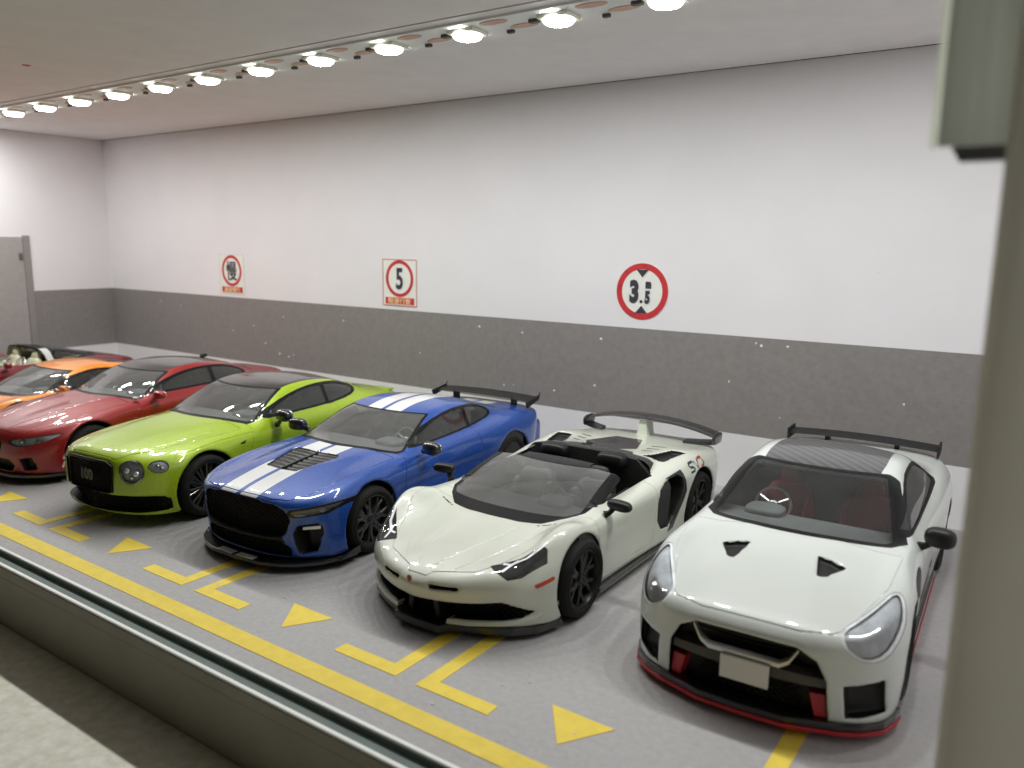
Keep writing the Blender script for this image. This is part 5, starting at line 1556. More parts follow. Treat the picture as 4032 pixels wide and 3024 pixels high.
# ------------------------------------------------------------------ lime grand tourer with black roof
def car_lime(loc, rz):
    root = start(loc, rz, 'lime green coupe model car with black roof and 100 on its grille')
    sh = Shell(1.0, 4.86, 1.40, .021)
    R = .365
    xs = [0, .22, .45, .62, .76, .88, 1.0]
    ft = sh.top([-.1, 0, .12, .4, .8, 1.1, 1.5, 2.0, 3.0, 3.6, 4.0, 4.5, 4.9], xs, [
        [.74, .74, .72, .68, .62, .56, .46], [.785, .785, .765, .72, .66, .60, .50], [.83, .83, .81, .765, .72, .66, .55],
        [.885, .885, .868, .83, .80, .755, .64], [.935, .932, .915, .885, .868, .83, .72], [.965, .962, .948, .915, .895, .855, .75],
        [.995, .992, .98, .95, .92, .88, .78], [1.0, 1.0, .99, .965, .935, .895, .80], [1.01, 1.01, 1.0, .985, .965, .935, .84],
        [1.02, 1.02, 1.01, 1.0, .985, .955, .86], [1.015, 1.015, 1.01, .995, .975, .94, .84], [.965, .965, .955, .94, .915, .88, .78], [.88, .88, .87, .85, .82, .78, .7]], .06, .02)
    fs = sh.side([-.1, .1, .4, .7, 1.0, 1.5, 2.4, 3.0, 3.7, 4.3, 4.9], [.05, .2, .4, .6, .75, .9, 1.05], [
        [.76, .81, .83, .82, .78, .70, .6], [.83, .87, .885, .88, .85, .78, .7], [.90, .925, .94, .94, .92, .86, .78], [.92, .945, .96, .965, .95, .90, .82],
        [.91, .945, .965, .97, .955, .91, .83], [.87, .90, .92, .935, .935, .90, .83], [.86, .89, .905, .92, .93, .90, .84], [.87, .90, .92, .945, .95, .92, .85],
        [.89, .93, .96, .975, .975, .945, .87], [.87, .91, .94, .955, .945, .91, .84], [.78, .82, .85, .86, .84, .8, .74]], .09, .035)
    zf = [.05, .2, .4, .6, .75, .85, 1.0]; xf = [0, .3, .5, .66, .80, .90, 1.0]
    ff = sh.front(zf, xf, [[.07, .09, .14, .21, .32, .46, .72], [.03, .05, .10, .17, .28, .43, .70], [.0, .02, .07, .15, .27, .42, .68], [.01, .03, .07, .15, .27, .43, .70],
                           [.03, .05, .09, .18, .30, .47, .74], [.10, .12, .17, .27, .40, .58, .85], [.35, .37, .4, .5, .62, .8, 1.0]], .02, .04)
    fr = sh.front(zf, xf, [[4.6, 4.6, 4.57, 4.52, 4.42, 4.28, 4.05], [4.7, 4.7, 4.67, 4.61, 4.52, 4.38, 4.1], [4.77, 4.77, 4.74, 4.68, 4.59, 4.44, 4.15], [4.81, 4.81, 4.78, 4.72, 4.62, 4.47, 4.2],
                           [4.83, 4.83, 4.8, 4.74, 4.64, 4.48, 4.2], [4.82, 4.82, 4.79, 4.73, 4.62, 4.46, 4.2], [4.75, 4.75, 4.72, 4.66, 4.56, 4.4, 4.15]], .02, .05, -1)
    fb = sh.floor([(0, .16), (.5, .15), (1.5, .15), (3.5, .16), (4.8, .22)])
    F = smax(ft, fs, .09); F = smax(F, ff, .07); F = smax(F, fr, .09); F = smax(F, fb, .04)
    cab = sh.cabin([(1.0, .75), (1.38, .945), (1.5, .99), (1.95, 1.175), (2.28, 1.285), (2.6, 1.338), (2.95, 1.35), (3.3, 1.31), (3.7, 1.20), (4.1, 1.06), (4.5, .93), (4.8, .8)],
                   .08, [(1.1, .86, .80, .72, .64, .56), (1.8, .88, .83, .76, .69, .60), (2.5, .89, .84, .775, .705, .62), (3.0, .89, .83, .76, .69, .60), (3.6, .87, .80, .70, .61, .52), (4.4, .82, .72, .60, .5, .4)],
                   [.86, .98, 1.10, 1.21, 1.35], (.14, .10), .05, .05, .09)
    F = smin(F, cab, .05)
    # sharp power line over the flanks
    F0 = F
    ARCH = [(.90, .410), (3.75, .415)]
    for yw, rr in ARCH: F = sh.arch(F, yw, R, rr, .66)
    G = sym([(0, .755), (.33, .750), (.405, .72), (.395, .44), (.355, .405), (0, .40)])
    F = sh.pocket(F, outline(sh, 'xz', G), sh.Y - .10, .012)
    G2 = sym([(0, .385), (.50, .385), (.80, .378), (.86, .36), (.885, .31), (.88, .225), (.86, .205), (.60, .19), (0, .175)])
    F = sh.pocket(F, outline(sh, 'xz', G2), sh.Y - (.09 + .42 * sh.X), .012)
    V, N, T = sh.mesh(F); pc = Pieces(V, N, T)
    s = dict(paint='paint_lime', bow=.14, zcut=.93, R=R, arch=ARCH, glass='glass_hazy', glass_side='car_glass_dark',
             ws=[(-.9, 1.50), (.70, 1.50), (.75, 1.55), (.585, 2.20), (-.9, 2.22)],
             wst=[(-.9, 1.43), (.76, 1.43), (.785, 1.52), (.62, 2.23), (-.9, 2.26)],
             sw=[(1.86, 1.0), (2.15, 1.10), (2.5, 1.195), (2.9, 1.235), (3.3, 1.215), (3.62, 1.145), (3.70, 1.10), (3.60, 1.05), (3.3, 1.01), (2.6, .995)],
             swt=[(1.70, .97), (2.12, 1.135), (2.5, 1.225), (2.9, 1.265), (3.32, 1.245), (3.68, 1.165), (3.78, 1.10), (3.66, 1.03), (3.32, .985), (2.6, .97)],
             pillar=[(3.00, .9), (3.06, .9), (3.11, 1.3), (3.05, 1.3)],
             roof=[(-.9, 2.0), (.585, 2.0), (.605, 2.4), (.595, 3.0), (.56, 3.36), (-.9, 3.36)], roofz=1.18, roof_m='paint_black',
             rw=[(-.5, 3.40), (.54, 3.40), (.56, 4.05), (-.5, 4.12)], rwz=1.04,
             door=[(1.66, .98), (1.57, .70), (1.62, .26), (1.74, .20), (2.98, .22), (3.16, .45), (3.20, .75), (3.14, .98)],
             hood=[(-.5, .075), (.40, .10), (.46, .16), (.57, .34), (.70, .75), (.79, 1.2), (.80, 1.52), (-.5, 1.52)], hoodz=.72)
    f = std_cuts(pc, s)
    pc.cut('body', lambda v: np.maximum(poly_sd(v[:, 0], v[:, 2], G) - .004, v[:, 1] - .3), 'grille')
    pc.cut('body', lambda v: np.maximum(poly_sd(v[:, 0], v[:, 2], G2) - .004, v[:, 1] - .6), 'lower')
    big = lambda v: np.hypot((ax(v) - .615) / 1.0, (.35 * (v[:, 1] - .19) + .94 * (v[:, 2] - .655)) / 1.0) - .125
    sml = lambda v: np.hypot((ax(v) - .815) / .80, (.35 * (v[:, 1] - .37) + .94 * (v[:, 2] - .70)) / .95) - .080
    pc.cut('body', lambda v: np.maximum(big(v), v[:, 1] - .7), 'lamp_big'); pc.cut('body', lambda v: np.maximum(sml(v), v[:, 1] - .8), 'lamp_small')
    pc.cut('body', lambda v: np.maximum(poly_sd(v[:, 1], v[:, 2], [(1.36, .76), (1.50, .80), (1.46, .755)]), .7 - ax(v)), 'badge')
    std_lines(pc, s)
    for pts in ([(.435, .10), (.55, .35), (.60, .75), (.66, 1.2)],):
        pc.groove('hood', lambda v, pts=pts: line_sd(ax(v), v[:, 1], pts), .012, .006)
    pc.groove('body', lambda v: line_sd(v[:, 1], v[:, 2], [(.25, .70), (.6, .80), (1.1, .845), (1.6, .855), (2.4, .86), (3.1, .88)]), .012, .007, lambda v: .70 - ax(v))
    body = std_objs(pc, s, root)
    gr = pc.obj('grille', 'grille', 'grille_black', root)[0]
    low = pc.obj('lower_intake', 'lower', 'grille_black', root)[0]
    lamp(pc, 'lamp_big', root, body, 'lamp_silver', .03); lamp(pc, 'lamp_small', root, body, 'lamp_silver', .025)
    pc.obj('fender_badge', 'badge', 'plastic_black', root, .004, True)
    for sg in (-1, 1):
        b = MB(); b.lathe([(.122 + .010 * math.cos(t), .010 * math.sin(t)) for t in [2 * math.pi * k / 6 for k in range(6)]], axis='y', n=28, close=True)
        o = b.build('lamp_ring', 'chrome', body, (sg * .615, .150, .655), smooth=True); o.rotation_euler = (-.35, 0, sg * .55)
        for (x, y, z, r) in ((.57, .135, .675, .038), (.66, .175, .64, .038), (.62, .15, .60, .028), (.80, .345, .715, .026), (.83, .375, .69, .026)):
            b = MB(); b.sell((sg * x, y, z), (r, r, r), 1.0); b.build('lamp_projector', 'lamp_crystal', body, smooth=True)
    b = MB(); honeycomb(b, lambda x, z: pin((x, z), G), lambda x, z: .045 + .08 * abs(x), -.42, .42, .39, .73, .045, .005); b.build('grille_mesh', 'plastic_black', gr)
    b = MB(); honeycomb(b, lambda x, z: pin((x, z), G2), lambda x, z: .06 + .42 * abs(x) * .9, -.85, .85, .19, .35, .05, .005); b.build('intake_mesh', 'plastic_black', low)
    b = MB(); b.tube([(x, .02 + .09 * abs(x) ** 1.6, z) for x, z in ((-.402, .42), (-.41, .72), (-.33, .755), (0, .762), (.33, .755), (.41, .72), (.402, .42))], .014, 6); b.build('grille_surround', 'trim_black', gr, smooth=True)
    t = text_part('grille_number', '100', mat_name('number_grey', (.075, .075, .065)), gr, -.03, .575, .165, .95, .010, y=.032, depth=.004)
    liner(sh, F0, root, -.03, 1.4, 4.0, .25, 1.36, [f['ws'], f['sw'], f['rw']])
    cockpit(root, 1.6, .975, .78, 1, 'interior_dark', 'interior_grey', 2.4, .26, 3.5, .60)
    mirror_pair(root, 'paint_black', 1.04, 2.0, 1.02, (.135, .08, .08), (.10, .0, -.14), yaw=.2, sides=(1,), e=.78)
    b = MB(); b.box(-.72, .72, 4.50, 4.62, .92, .95); b.build('boot_lip', 'paint_lime', root, bevel=.012)
    for sg in (-1, 1):
        b = MB(); b.box(sg * .88 - .05, sg * .88 + .04, 1.36, 3.30, .12, .18); b.build('side_skirt', 'plastic_black', root, bevel=.02)
    wp = wheel_meshes('lime', R, .27, dict(kind='twin', n=10, split=.035), 'rim_polished', rr=.80)
    put_wheels(root, wp, [(sg * .825, y, R) for sg in (-1, 1) for y in (.90, 3.75)])
    return root
def mat_name(n, c): mat(n, c, .5, noise=(6, .05)); return n
# ------------------------------------------------------------------ red coupe with carbon-black roof
def car_red(loc, rz):
    root = start(loc, rz, 'metallic red coupe model car with black roof and kidney grille')
    sh = Shell(.98, 4.80, 1.38, .024)
    R = .35
    xs = [0, .22, .45, .62, .76, .88, 1.0]
    ft = sh.top([-.1, 0, .12, .4, .8, 1.1, 1.5, 2.0, 3.0, 3.6, 4.0, 4.5, 4.9], xs, [
        [.60, .60, .59, .56, .52, .47, .38], [.66, .66, .65, .62, .58, .53, .44], [.715, .715, .70, .67, .64, .59, .5],
        [.785, .79, .785, .75, .73, .69, .58], [.86, .87, .87, .835, .815, .79, .68], [.905, .915, .915, .88, .855, .83, .73],
        [.955, .96, .955, .925, .90, .865, .77], [.97, .97, .96, .94, .915, .88, .79], [.99, .99, .98, .965, .95, .92, .83],
        [1.02, 1.02, 1.01, 1.0, .985, .95, .85], [1.02, 1.02, 1.015, 1.0, .98, .94, .84], [1.0, 1.0, .99, .97, .94, .89, .8], [.93, .93, .92, .9, .87, .82, .73]], .06, .02)
    fs = sh.side([-.1, .1, .4, .7, 1.0, 1.5, 2.4, 3.0, 3.7, 4.3, 4.9], [.05, .2, .4, .6, .75, .9, 1.05], [
        [.74, .78, .79, .77, .73, .66, .58], [.82, .85, .86, .85, .81, .75, .67], [.90, .92, .925, .92, .89, .84, .76], [.92, .94, .95, .95, .93, .88, .80],
        [.91, .935, .95, .955, .94, .89, .81], [.86, .88, .895, .91, .91, .87, .81], [.85, .875, .885, .90, .91, .88, .82], [.86, .89, .905, .925, .93, .90, .83],
        [.88, .92, .945, .96, .96, .925, .85], [.86, .90, .93, .94, .93, .89, .82], [.76, .80, .83, .84, .82, .78, .72]], .08, .03)
    zf = [.05, .2, .4, .55, .68, .8, .95]; xf = [0, .3, .5, .66, .80, .90, 1.0]
    ff = sh.front(zf, xf, [[.06, .08, .13, .20, .31, .46, .72], [.02, .04, .09, .16, .28, .43, .70], [.0, .02, .06, .14, .27, .43, .70], [.0, .02, .06, .15, .28, .44, .72],
                           [.04, .06, .10, .19, .33, .50, .78], [.14, .16, .2, .3, .44, .62, .9], [.4, .42, .45, .55, .7, .85, 1.1]], .02, .04)
    fr = sh.front(zf, xf, [[4.5, 4.5, 4.47, 4.42, 4.32, 4.2, 4.0], [4.62, 4.62, 4.59, 4.53, 4.44, 4.3, 4.05], [4.7, 4.7, 4.67, 4.61, 4.52, 4.37, 4.1], [4.73, 4.73, 4.7, 4.64, 4.55, 4.4, 4.15],
                           [4.74, 4.74, 4.71, 4.65, 4.56, 4.4, 4.15], [4.74, 4.74, 4.71, 4.65, 4.55, 4.4, 4.15], [4.74, 4.74, 4.7, 4.63, 4.52, 4.35, 4.1]], .02, .05, -1)
    fb = sh.floor([(0, .14), (1.5, .14), (3.5, .15), (4.8, .2)])
    F = smax(ft, fs, .08); F = smax(F, ff, .06); F = smax(F, fr, .07); F = smax(F, fb, .04)
    cab = sh.cabin([(1.0, .72), (1.38, .91), (1.5, .955), (1.95, 1.14), (2.25, 1.24), (2.6, 1.30), (3.0, 1.315), (3.35, 1.28), (3.75, 1.18), (4.1, 1.05), (4.5, .92), (4.75, .8)],
                   .085, [(1.1, .83, .77, .70, .62, .55), (1.8, .85, .80, .735, .67, .58), (2.5, .86, .81, .745, .68, .60), (3.0, .86, .81, .74, .67, .59), (3.6, .85, .78, .69, .60, .52), (4.4, .80, .70, .59, .49, .4)],
                   [.85, .96, 1.07, 1.18, 1.31], (.14, .10), .05, .05, .09)
    F = smin(F, cab, .05)
    F0 = F
    ARCH = [(.86, .40), (3.70, .405)]
    for yw, rr in ARCH: F = sh.arch(F, yw, R, rr, .64)
    K = [(.035, .60), (.19, .595), (.235, .545), (.21, .46), (.06, .45), (.03, .50)]
    F = sh.pocket(F, outline(sh, 'xz', K, 1), sh.Y - .10, .012)
    G2 = sym([(0, .33), (.34, .33), (.42, .26), (.36, .18), (0, .18)])
    F = sh.pocket(F, outline(sh, 'xz', G2), sh.Y - .16, .012)
    SI = [(.52, .35), (.66, .37), (.70, .22), (.54, .20)]
    F = sh.pocket(F, outline(sh, 'xz', SI), sh.Y - (-.05 + .5 * sh.X), .012)
    V, N, T = sh.mesh(F); pc = Pieces(V, N, T)
    s = dict(paint='paint_red', bow=.14, zcut=.90, R=R, arch=ARCH, glass='glass_hazy',
             ws=[(-.9, 1.49), (.69, 1.49), (.74, 1.54), (.575, 2.17), (-.9, 2.19)],
             wst=[(-.9, 1.42), (.75, 1.42), (.775, 1.51), (.61, 2.20), (-.9, 2.23)],
             sw=[(1.84, .985), (2.15, 1.09), (2.5, 1.175), (2.9, 1.21), (3.3, 1.19), (3.62, 1.12), (3.72, 1.05), (3.55, 1.01), (2.6, .985)],
             swt=[(1.70, .955), (2.12, 1.12), (2.5, 1.205), (2.9, 1.24), (3.32, 1.22), (3.66, 1.145), (3.80, 1.04), (3.58, .985), (2.6, .955)],
             pillar=[(2.98, .9), (3.06, .9), (3.10, 1.3), (3.02, 1.3)],
             roof=[(-.9, 2.0), (.545, 2.0), (.56, 2.5), (.55, 3.1), (.52, 3.40), (-.9, 3.40)], roofz=1.15, roof_m='paint_black',
             rw=[(-.5, 3.44), (.52, 3.44), (.54, 4.08), (-.5, 4.14)], rwz=1.03,
             door=[(1.66, .96), (1.57, .70), (1.62, .24), (1.74, .18), (2.98, .20), (3.14, .45), (3.18, .75), (3.12, .97)],
             hood=[(-.5, .075), (.42, .10), (.58, .20), (.70, .45), (.77, .9), (.80, 1.51), (-.5, 1.51)], hoodz=.60)
    f = std_cuts(pc, s)
    pc.cut('body', lambda v: np.maximum(poly_sd(ax(v), v[:, 2], K, 1) - .014, v[:, 1] - .3), 'kidney')
    pc.cut('body', lambda v: np.maximum(poly_sd(v[:, 0], v[:, 2], G2) - .004, v[:, 1] - .35), 'lower')
    pc.cut('body', lambda v: np.maximum(poly_sd(ax(v), v[:, 2], SI) - .004, v[:, 1] - .5), 'duct')
    HL = [(.36, .575), (.42, .53), (.60, .515), (.78, .565), (.895, .655), (.84, .67), (.60, .635), (.42, .605)]
    pc.cut('body', lambda v: np.maximum(poly_sd(ax(v), v[:, 2] - .02 * v[:, 1], HL, 1), v[:, 1] - .9), 'headlight')
    std_lines(pc, s)
    pc.groove('hood', lambda v: line_sd(ax(v), v[:, 1], [(.22, .14), (.34, .6), (.42, 1.3)]), .014, .008)
    pc.groove('body', lambda v: line_sd(v[:, 1], v[:, 2], [(1.4, .70), (2.4, .73), (3.3, .76), (4.3, .78)]), .014, .008, lambda v: .66 - ax(v))
    body = std_objs(pc, s, root)
    pc.cut('kidney', lambda v: np.maximum(poly_sd(ax(v), v[:, 2], K, 1) - .001, -1), 'kidney_in')
    pc.obj('kidney_frame', 'kidney', 'chrome', root, .006, True)
    for o in pc.obj('grille', 'kidney_in', 'grille_black', root, 0, True): pass
    pc.obj('lower_intake', 'lower', 'grille_black', root); pc.obj('side_duct', 'duct', 'plastic_black', root, 0, True)
    lamp(pc, 'headlight', root, body, 'lamp_silver', .04)
    for sg in (-1, 1):
        for (x, y) in ((.55, .13), (.70, .25)):
            b = MB(); b.sell((sg * x, y, .575), (.045, .04, .04), 1.0); b.build('lamp_projector', 'lamp_crystal', body, smooth=True)
        b = MB(); b.sell((sg * .80, 1.62, .945), (.05, .04, .015), .8); b.build('hood_hinge', 'silver', body, smooth=True)
    liner(sh, F0, root, -.035, 1.4, 4.0, .25, 1.33, [f['ws'], f['sw'], f['rw']])
    cockpit(root, 1.58, .945, .74, 1, 'interior_dark', 'interior_grey', 2.4, .24, 3.5, .58)
    mirror_pair(root, 'paint_red', 1.0, 1.86, .975, (.115, .07, .06), (.09, .0, -.05), yaw=.2, sides=(1,), e=.75)
    b = MB(); front_slab(b, [(0, -.01), (.4, .015), (.62, .11), (.80, .26), (.90, .46)], .52, .10, .145); b.build('front_lip', 'paint_black', root, bevel=.01)
    b = MB(); b.sell((0, 3.50, 1.285), (.03, .075, .035), .7); b.build('roof_fin', 'paint_black', root, smooth=True)
    wp = wheel_meshes('red', R, .26, dict(kind='twin', n=5, split=.06), 'rim_polished', rr=.77)
    put_wheels(root, wp, [(sg * .815, y, R) for sg in (-1, 1) for y in (.86, 3.70)])
    return root

# ------------------------------------------------------------------ low orange sports car
def car_orange(loc, rz):
    root = start(loc, rz, 'orange low sports car model with dark teardrop side windows')
    sh = Shell(1.0, 4.60, 1.24, .026)
    R = .345
    xs = [0, .25, .5, .68, .82, .93, 1.02]
    ft = sh.top([-.1, 0, .15, .45, .8, 1.1, 1.5, 2.0, 2.8, 3.4, 3.8, 4.3, 4.7], xs, [
        [.42, .42, .41, .38, .34, .28, .2], [.48, .48, .47, .44, .40, .34, .26], [.54, .54, .53, .51, .48, .42, .34], [.60, .60, .60, .61, .62, .57, .46],
        [.66, .66, .67, .71, .75, .72, .60], [.72, .72, .73, .75, .79, .765, .65], [.80, .80, .79, .78, .79, .76, .66], [.84, .84, .83, .81, .80, .77, .68],
        [.88, .88, .87, .86, .85, .83, .74], [.92, .92, .91, .90, .89, .87, .78], [.92, .92, .91, .90, .89, .86, .77], [.88, .88, .87, .86, .84, .80, .7], [.82, .82, .81, .8, .77, .72, .62]], .06, .025)
    fs = sh.side([-.1, .1, .5, 1.0, 1.5, 2.4, 3.0, 3.6, 4.2, 4.7], [.05, .25, .5, .7, .85, 1.0], [
        [.6, .66, .64, .55, .5, .4], [.78, .82, .80, .72, .64, .55], [.92, .95, .95, .90, .82, .72], [.95, .975, .985, .96, .89, .8], [.90, .91, .93, .94, .88, .8],
        [.90, .91, .91, .93, .90, .82], [.93, .94, .95, .96, .93, .84], [.95, .98, .99, .985, .95, .86], [.93, .96, .97, .96, .91, .83], [.8, .84, .86, .85, .8, .72]], .09, .04)
    zf = [.05, .2, .35, .48, .6, .8]; xf = [0, .3, .5, .7, .85, .95, 1.02]
    ff = sh.front(zf, xf, [[.1, .12, .17, .28, .43, .6, .9], [.06, .08, .14, .25, .40, .58, .88], [.02, .05, .12, .24, .4, .58, .88], [.0, .03, .11, .24, .40, .60, .9], [.1, .13, .2, .33, .5, .7, 1.0], [.4, .42, .48, .58, .72, .9, 1.1]], .02, .04)
    fr = sh.front(zf, xf, [[4.3, 4.3, 4.27, 4.2, 4.1, 3.95, 3.8], [4.42, 4.42, 4.39, 4.32, 4.2, 4.05, 3.9], [4.5, 4.5, 4.46, 4.39, 4.27, 4.1, 3.95], [4.53, 4.53, 4.5, 4.42, 4.3, 4.15, 3.95], [4.55, 4.55, 4.51, 4.44, 4.32, 4.15, 3.95], [4.55, 4.55, 4.5, 4.42, 4.3, 4.1, 3.9]], .02, .05, -1)
    F = smax(ft, fs, .09); F = smax(F, ff, .06); F = smax(F, fr, .08); F = smax(F, sh.floor([(0, .11), (2, .11), (4.5, .16)]), .04)
    cab = sh.cabin([(.7, .55), (1.02, .715), (1.15, .775), (1.6, .965), (1.95, 1.075), (2.25, 1.125), (2.6, 1.135), (3.0, 1.09), (3.5, .99), (4.0, .88), (4.4, .78)],
                   .08, [(.9, .84, .76, .67, .6, .52), (1.5, .86, .80, .72, .64, .56), (2.2, .86, .80, .73, .66, .58), (2.9, .84, .77, .67, .59, .5), (3.6, .78, .68, .57, .47, .4), (4.3, .7, .6, .5, .4, .3)],
                   [.72, .84, .95, 1.05, 1.13], (.16, .10), .05, .05, .09)
    F = smin(F, cab, .05)
    F0 = F
    ARCH = [(1.0, .385), (3.62, .395)]
    for yw, rr in ARCH: F = sh.arch(F, yw, R, rr, .64)
    G2 = sym([(0, .30), (.5, .30), (.72, .34), (.80, .25), (.6, .15), (0, .15)])
    F = sh.pocket(F, outline(sh, 'xz', G2), sh.Y - (.18 + .3 * sh.X), .012)
    V, N, T = sh.mesh(F); pc = Pieces(V, N, T)
    s = dict(paint='paint_orange', bow=.16, zcut=.72, R=R, arch=ARCH, glass='glass_hazy',
             ws=[(-.9, 1.17), (.66, 1.17), (.72, 1.23), (.545, 1.90), (-.9, 1.92)],
             wst=[(-.9, 1.09), (.72, 1.09), (.755, 1.20), (.575, 1.925), (-.9, 1.95)],
             sw=[(1.50, .82), (1.85, .94), (2.2, 1.02), (2.5, 1.035), (2.85, .99), (3.10, .91), (3.0, .865), (2.3, .83)],
             swt=[(1.36, .79), (1.82, .965), (2.2, 1.045), (2.5, 1.06), (2.88, 1.01), (3.18, .905), (3.02, .84), (2.3, .80)],
             rw=[(-.5, 2.75), (.46, 2.75), (.40, 3.5), (-.5, 3.5)], rwz=.95,
             door=[(1.46, .79), (1.42, .55), (1.5, .2), (2.5, .2), (2.72, .5), (2.76, .83)],
             hood=[(-.5, .10), (.4, .14), (.58, .3), (.66, .7), (.74, 1.15), (-.5, 1.15)], hoodz=.48)
    f = std_cuts(pc, s)
    pc.cut('body', lambda v: np.maximum(poly_sd(v[:, 0], v[:, 2], G2) - .004, v[:, 1] - .6), 'lower')
    HL = [(.60, .62), (.72, .58), (.86, .70), (.90, .86), (.82, .88), (.70, .76)]
    pc.cut('body', lambda v: np.maximum(poly_sd(ax(v), .6 * v[:, 1] + .8 * v[:, 2], HL, 1), .38 - v[:, 2]), 'headlight')
    std_lines(pc, s)
    body = std_objs(pc, s, root)
    pc.obj('lower_intake', 'lower', 'grille_black', root)
    lamp(pc, 'headlight', root, body, 'lamp_silver', .04)
    liner(sh, F0, root, -.035, 1.1, 3.4, .2, 1.15, [f['ws'], f['sw'], f['rw']])
    cockpit(root, 1.28, .78, .72, 1, mat_name('seat_grey', (.30, .29, .28)), 'interior_grey', 1.95, .14, 2.9, .55)
    mirror_pair(root, 'paint_orange', 1.04, 1.62, .86, (.115, .055, .05), (.09, -.04, -.06), yaw=.2, sides=(1,))
    wp = wheel_meshes('ora', R, .28, dict(kind='y', n=5), 'rim_black', rr=.76)
    put_wheels(root, wp, [(sg * .85, y, R) for sg in (-1, 1) for y in (1.0, 3.62)])
    return root

# ------------------------------------------------------------------ dark red open targa with cream seats
def car_targa(loc, rz):
    root = start(loc, rz, 'dark red open targa model car with cream seats and silver hoop')
    sh = Shell(.96, 4.56, 1.22, .026)
    R = .345
    xs = [0, .25, .5, .66, .78, .88, .98]
    ft = sh.top([-.1, 0, .15, .45, .9, 1.3, 1.6, 2.2, 2.9, 3.5, 4.0, 4.4, 4.7], xs, [
        [.44, .44, .43, .42, .38, .32, .24], [.52, .52, .52, .51, .47, .4, .3], [.60, .60, .60, .62, .60, .52, .4], [.68, .68, .685, .735, .745, .68, .54],
        [.75, .75, .755, .81, .835, .78, .65], [.81, .81, .81, .84, .85, .80, .69], [.85, .85, .85, .855, .85, .80, .70], [.87, .87, .87, .865, .85, .81, .72],
        [.90, .90, .895, .89, .88, .85, .76], [.90, .90, .895, .89, .885, .86, .77], [.84, .84, .835, .83, .82, .79, .7], [.74, .74, .735, .72, .7, .66, .58], [.62, .62, .61, .6, .57, .52, .44]], .06, .025)
    fs = sh.side([-.1, .1, .5, 1.0, 1.6, 2.4, 3.0, 3.6, 4.2, 4.7], [.05, .25, .5, .7, .85, 1.0], [
        [.6, .66, .64, .56, .5, .4], [.74, .78, .77, .7, .62, .55], [.86, .89, .89, .86, .79, .7], [.88, .905, .915, .905, .86, .77], [.84, .86, .87, .875, .85, .77],
        [.83, .85, .86, .87, .85, .78], [.87, .89, .905, .905, .88, .8], [.90, .93, .945, .94, .90, .82], [.85, .89, .91, .90, .85, .77], [.65, .7, .72, .7, .65, .58]], .09, .04)
    zf = [.05, .2, .35, .5, .65, .8]; xf = [0, .3, .5, .66, .8, .9, .98]
    ff = sh.front(zf, xf, [[.08, .1, .15, .25, .38, .55, .8], [.02, .04, .1, .2, .34, .5, .76], [.0, .02, .08, .18, .32, .5, .75], [.02, .05, .11, .21, .36, .53, .8], [.15, .17, .22, .3, .45, .62, .9], [.4, .42, .45, .5, .6, .8, 1.0]], .02, .04)
    fr = sh.front(zf, xf, [[4.2, 4.2, 4.17, 4.1, 4.0, 3.9, 3.75], [4.35, 4.35, 4.32, 4.25, 4.15, 4.0, 3.85], [4.45, 4.45, 4.41, 4.34, 4.22, 4.07, 3.9], [4.48, 4.48, 4.44, 4.37, 4.25, 4.1, 3.92], [4.47, 4.47, 4.43, 4.35, 4.23, 4.08, 3.9], [4.45, 4.45, 4.4, 4.32, 4.2, 4.05, 3.9]], .02, .05, -1)
    F = smax(ft, fs, .09); F = smax(F, ff, .07); F = smax(F, fr, .1); F = smax(F, sh.floor([(0, .13), (2, .12), (4.5, .18)]), .04)
    cab = sh.cabin([(1.0, .65), (1.35, .83), (1.5, .89), (1.85, 1.03), (2.1, 1.095), (2.4, 1.125), (2.7, 1.125), (3.0, 1.08), (3.4, .975), (3.8, .86), (4.2, .75)],
                   .09, [(1.1, .80, .74, .67, .6, .52), (1.7, .82, .77, .70, .64, .56), (2.5, .82, .77, .71, .65, .57), (3.0, .81, .75, .67, .6, .5), (3.6, .77, .69, .6, .5, .4), (4.2, .7, .6, .5, .4, .3)],
                   [.78, .88, .97, 1.06, 1.13], (.13, .10), .05, .05, .09)
    F = smin(F, cab, .05)
    F0 = F
    ARCH = [(.98, .385), (3.42, .395)]
    for yw, rr in ARCH: F = sh.arch(F, yw, R, rr, .62)
    V, N, T = sh.mesh(F); pc = Pieces(V, N, T)
    hole = lambda v: np.maximum.reduce([poly_sd(ax(v), v[:, 1], [(-.9, 1.98), (.9, 1.98), (.9, 2.48), (-.9, 2.48)]), .875 - v[:, 2]])
    side_open = lambda v: np.maximum(poly_sd(v[:, 1], v[:, 2], [(1.68, .885), (1.98, 1.0), (1.98, 1.4), (2.44, 1.4), (2.52, .885)]), .40 - ax(v))
    pc.cut('body', hole, None); pc.cut('body', side_open, None)
    s = dict(paint='paint_maroon', bow=.13, zcut=.83, R=R, arch=ARCH,
             ws=[(-.9, 1.46), (.66, 1.46), (.70, 1.5), (.555, 1.87), (-.9, 1.88)],
             wst=[(-.9, 1.40), (.70, 1.40), (.73, 1.48), (.64, 1.80), (-.9, 1.90)],
             sw=[(2.66, .92), (2.70, 1.05), (2.9, 1.03), (3.2, .95), (3.3, .915)],
             swt=[(2.62, .905), (2.66, 1.07), (2.95, 1.05), (3.25, .96), (3.4, .90)], glass_side='car_glass',
             rw=[(-.6, 2.74), (.50, 2.74), (.46, 3.55), (-.6, 3.58)], rwz=.92,
             door=[(1.66, .87), (1.60, .6), (1.66, .2), (2.5, .2), (2.66, .5), (2.66, .87)],
             hood=[(-.5, .12), (.4, .16), (.50, .4), (.58, .9), (.64, 1.42), (-.5, 1.42)], hoodz=.5)
    f = std_cuts(pc, s)
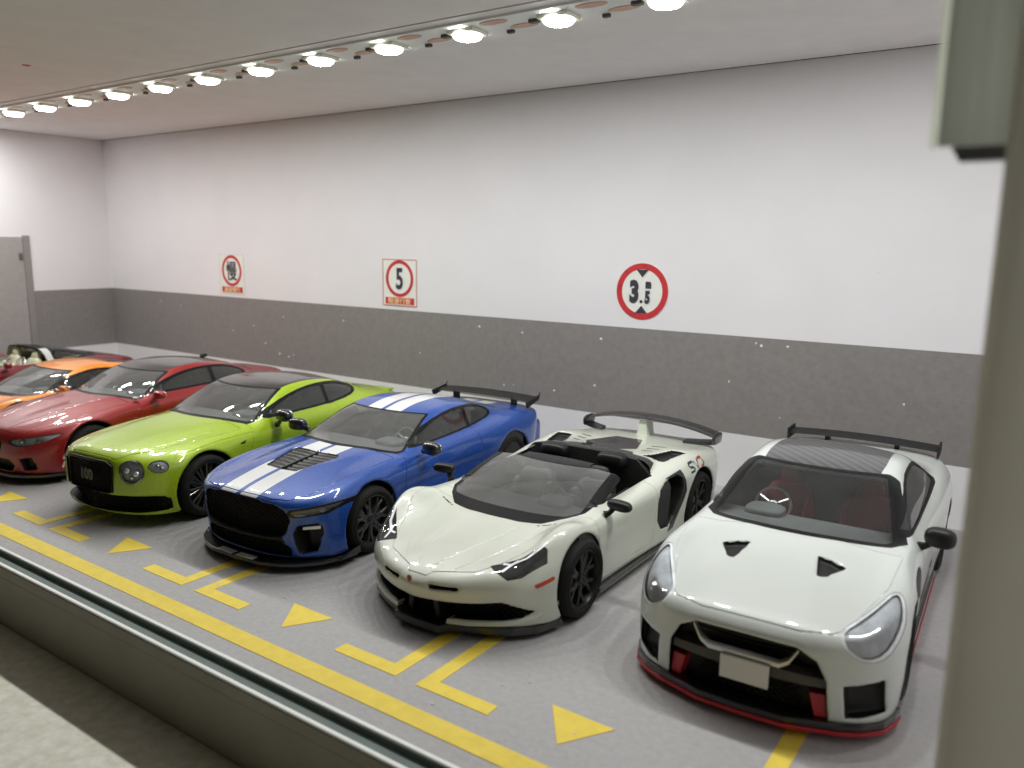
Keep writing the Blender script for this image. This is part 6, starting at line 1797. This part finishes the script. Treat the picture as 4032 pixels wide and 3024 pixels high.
    hoop = lambda v: np.maximum(poly_sd(v[:, 1], v[:, 2], [(2.47, .885), (2.46, 1.3), (2.62, 1.3), (2.64, .885)]), -1)
    pc.cut('body', hoop, 'hoop')
    pc.cut('body', lambda v: np.maximum.reduce([poly_sd(v[:, 1], v[:, 2], [(2.60, .89), (2.66, 1.3), (3.0, 1.3), (3.75, .90), (3.4, .89)]), .3 - v[:, 0] * 0 - .6]), 'rear_frame')
    HL = [(.56, .62), (.66, .57), (.80, .64), (.84, .78), (.76, .86), (.64, .80)]
    pc.cut('body', lambda v: np.maximum(poly_sd(ax(v), .6 * v[:, 1] + .8 * v[:, 2], HL, 2), .42 - v[:, 2]), 'headlight')
    std_lines(pc, s)
    body = std_objs(pc, s, root)
    pc.cut('hoop', lambda v: .50 - ax(v), 'hoop_side')
    hp = pc.obj('targa_hoop', 'hoop', 'trim_black', root, .006)[0]; pc.obj('hoop_side', 'hoop_side', mat_name('hoop_silver', (.55, .57, .56)), hp, .008, True); pc.obj('rear_frame', 'rear_frame', 'plastic_satin', root)
    lamp(pc, 'headlight', root, body, 'lamp_silver', .04)
    liner(sh, F0, root, -.035, 1.4, 3.6, .2, 1.12, [f['ws'], f['sw'], f['rw'], hole, side_open], 'seat_cream')
    cockpit(root, 1.55, .86, .68, 1, 'seat_cream', 'seat_cream', 2.02, .20, 3.0, .62)
    mirror_pair(root, 'paint_maroon', .95, 1.72, .92, (.10, .06, .055), (.08, .0, -.05), yaw=.2)
    wp = wheel_meshes('tar', R, .27, dict(kind='straight', n=5), 'rim_grey', rr=.75)
    put_wheels(root, wp, [(sg * .78, y, R) for sg in (-1, 1) for y in (.98, 3.42)])
    return root
# ------------------------------------------------------------------ the row of cars
car_pearl_coupe((-1.455, 4.77, 0), math.radians(2.0))
car_roadster((-3.97, 4.395, 0), 0)
car_blue((-6.25, 4.46, 0), math.radians(2.7))
car_lime((-8.47, 4.22, 0), math.radians(4.5))
car_red((-10.97, 4.30, 0), math.radians(5.5))
car_orange((-13.10, 4.25, 0), math.radians(4))
car_targa((-15.70, 4.55, 0), math.radians(2))
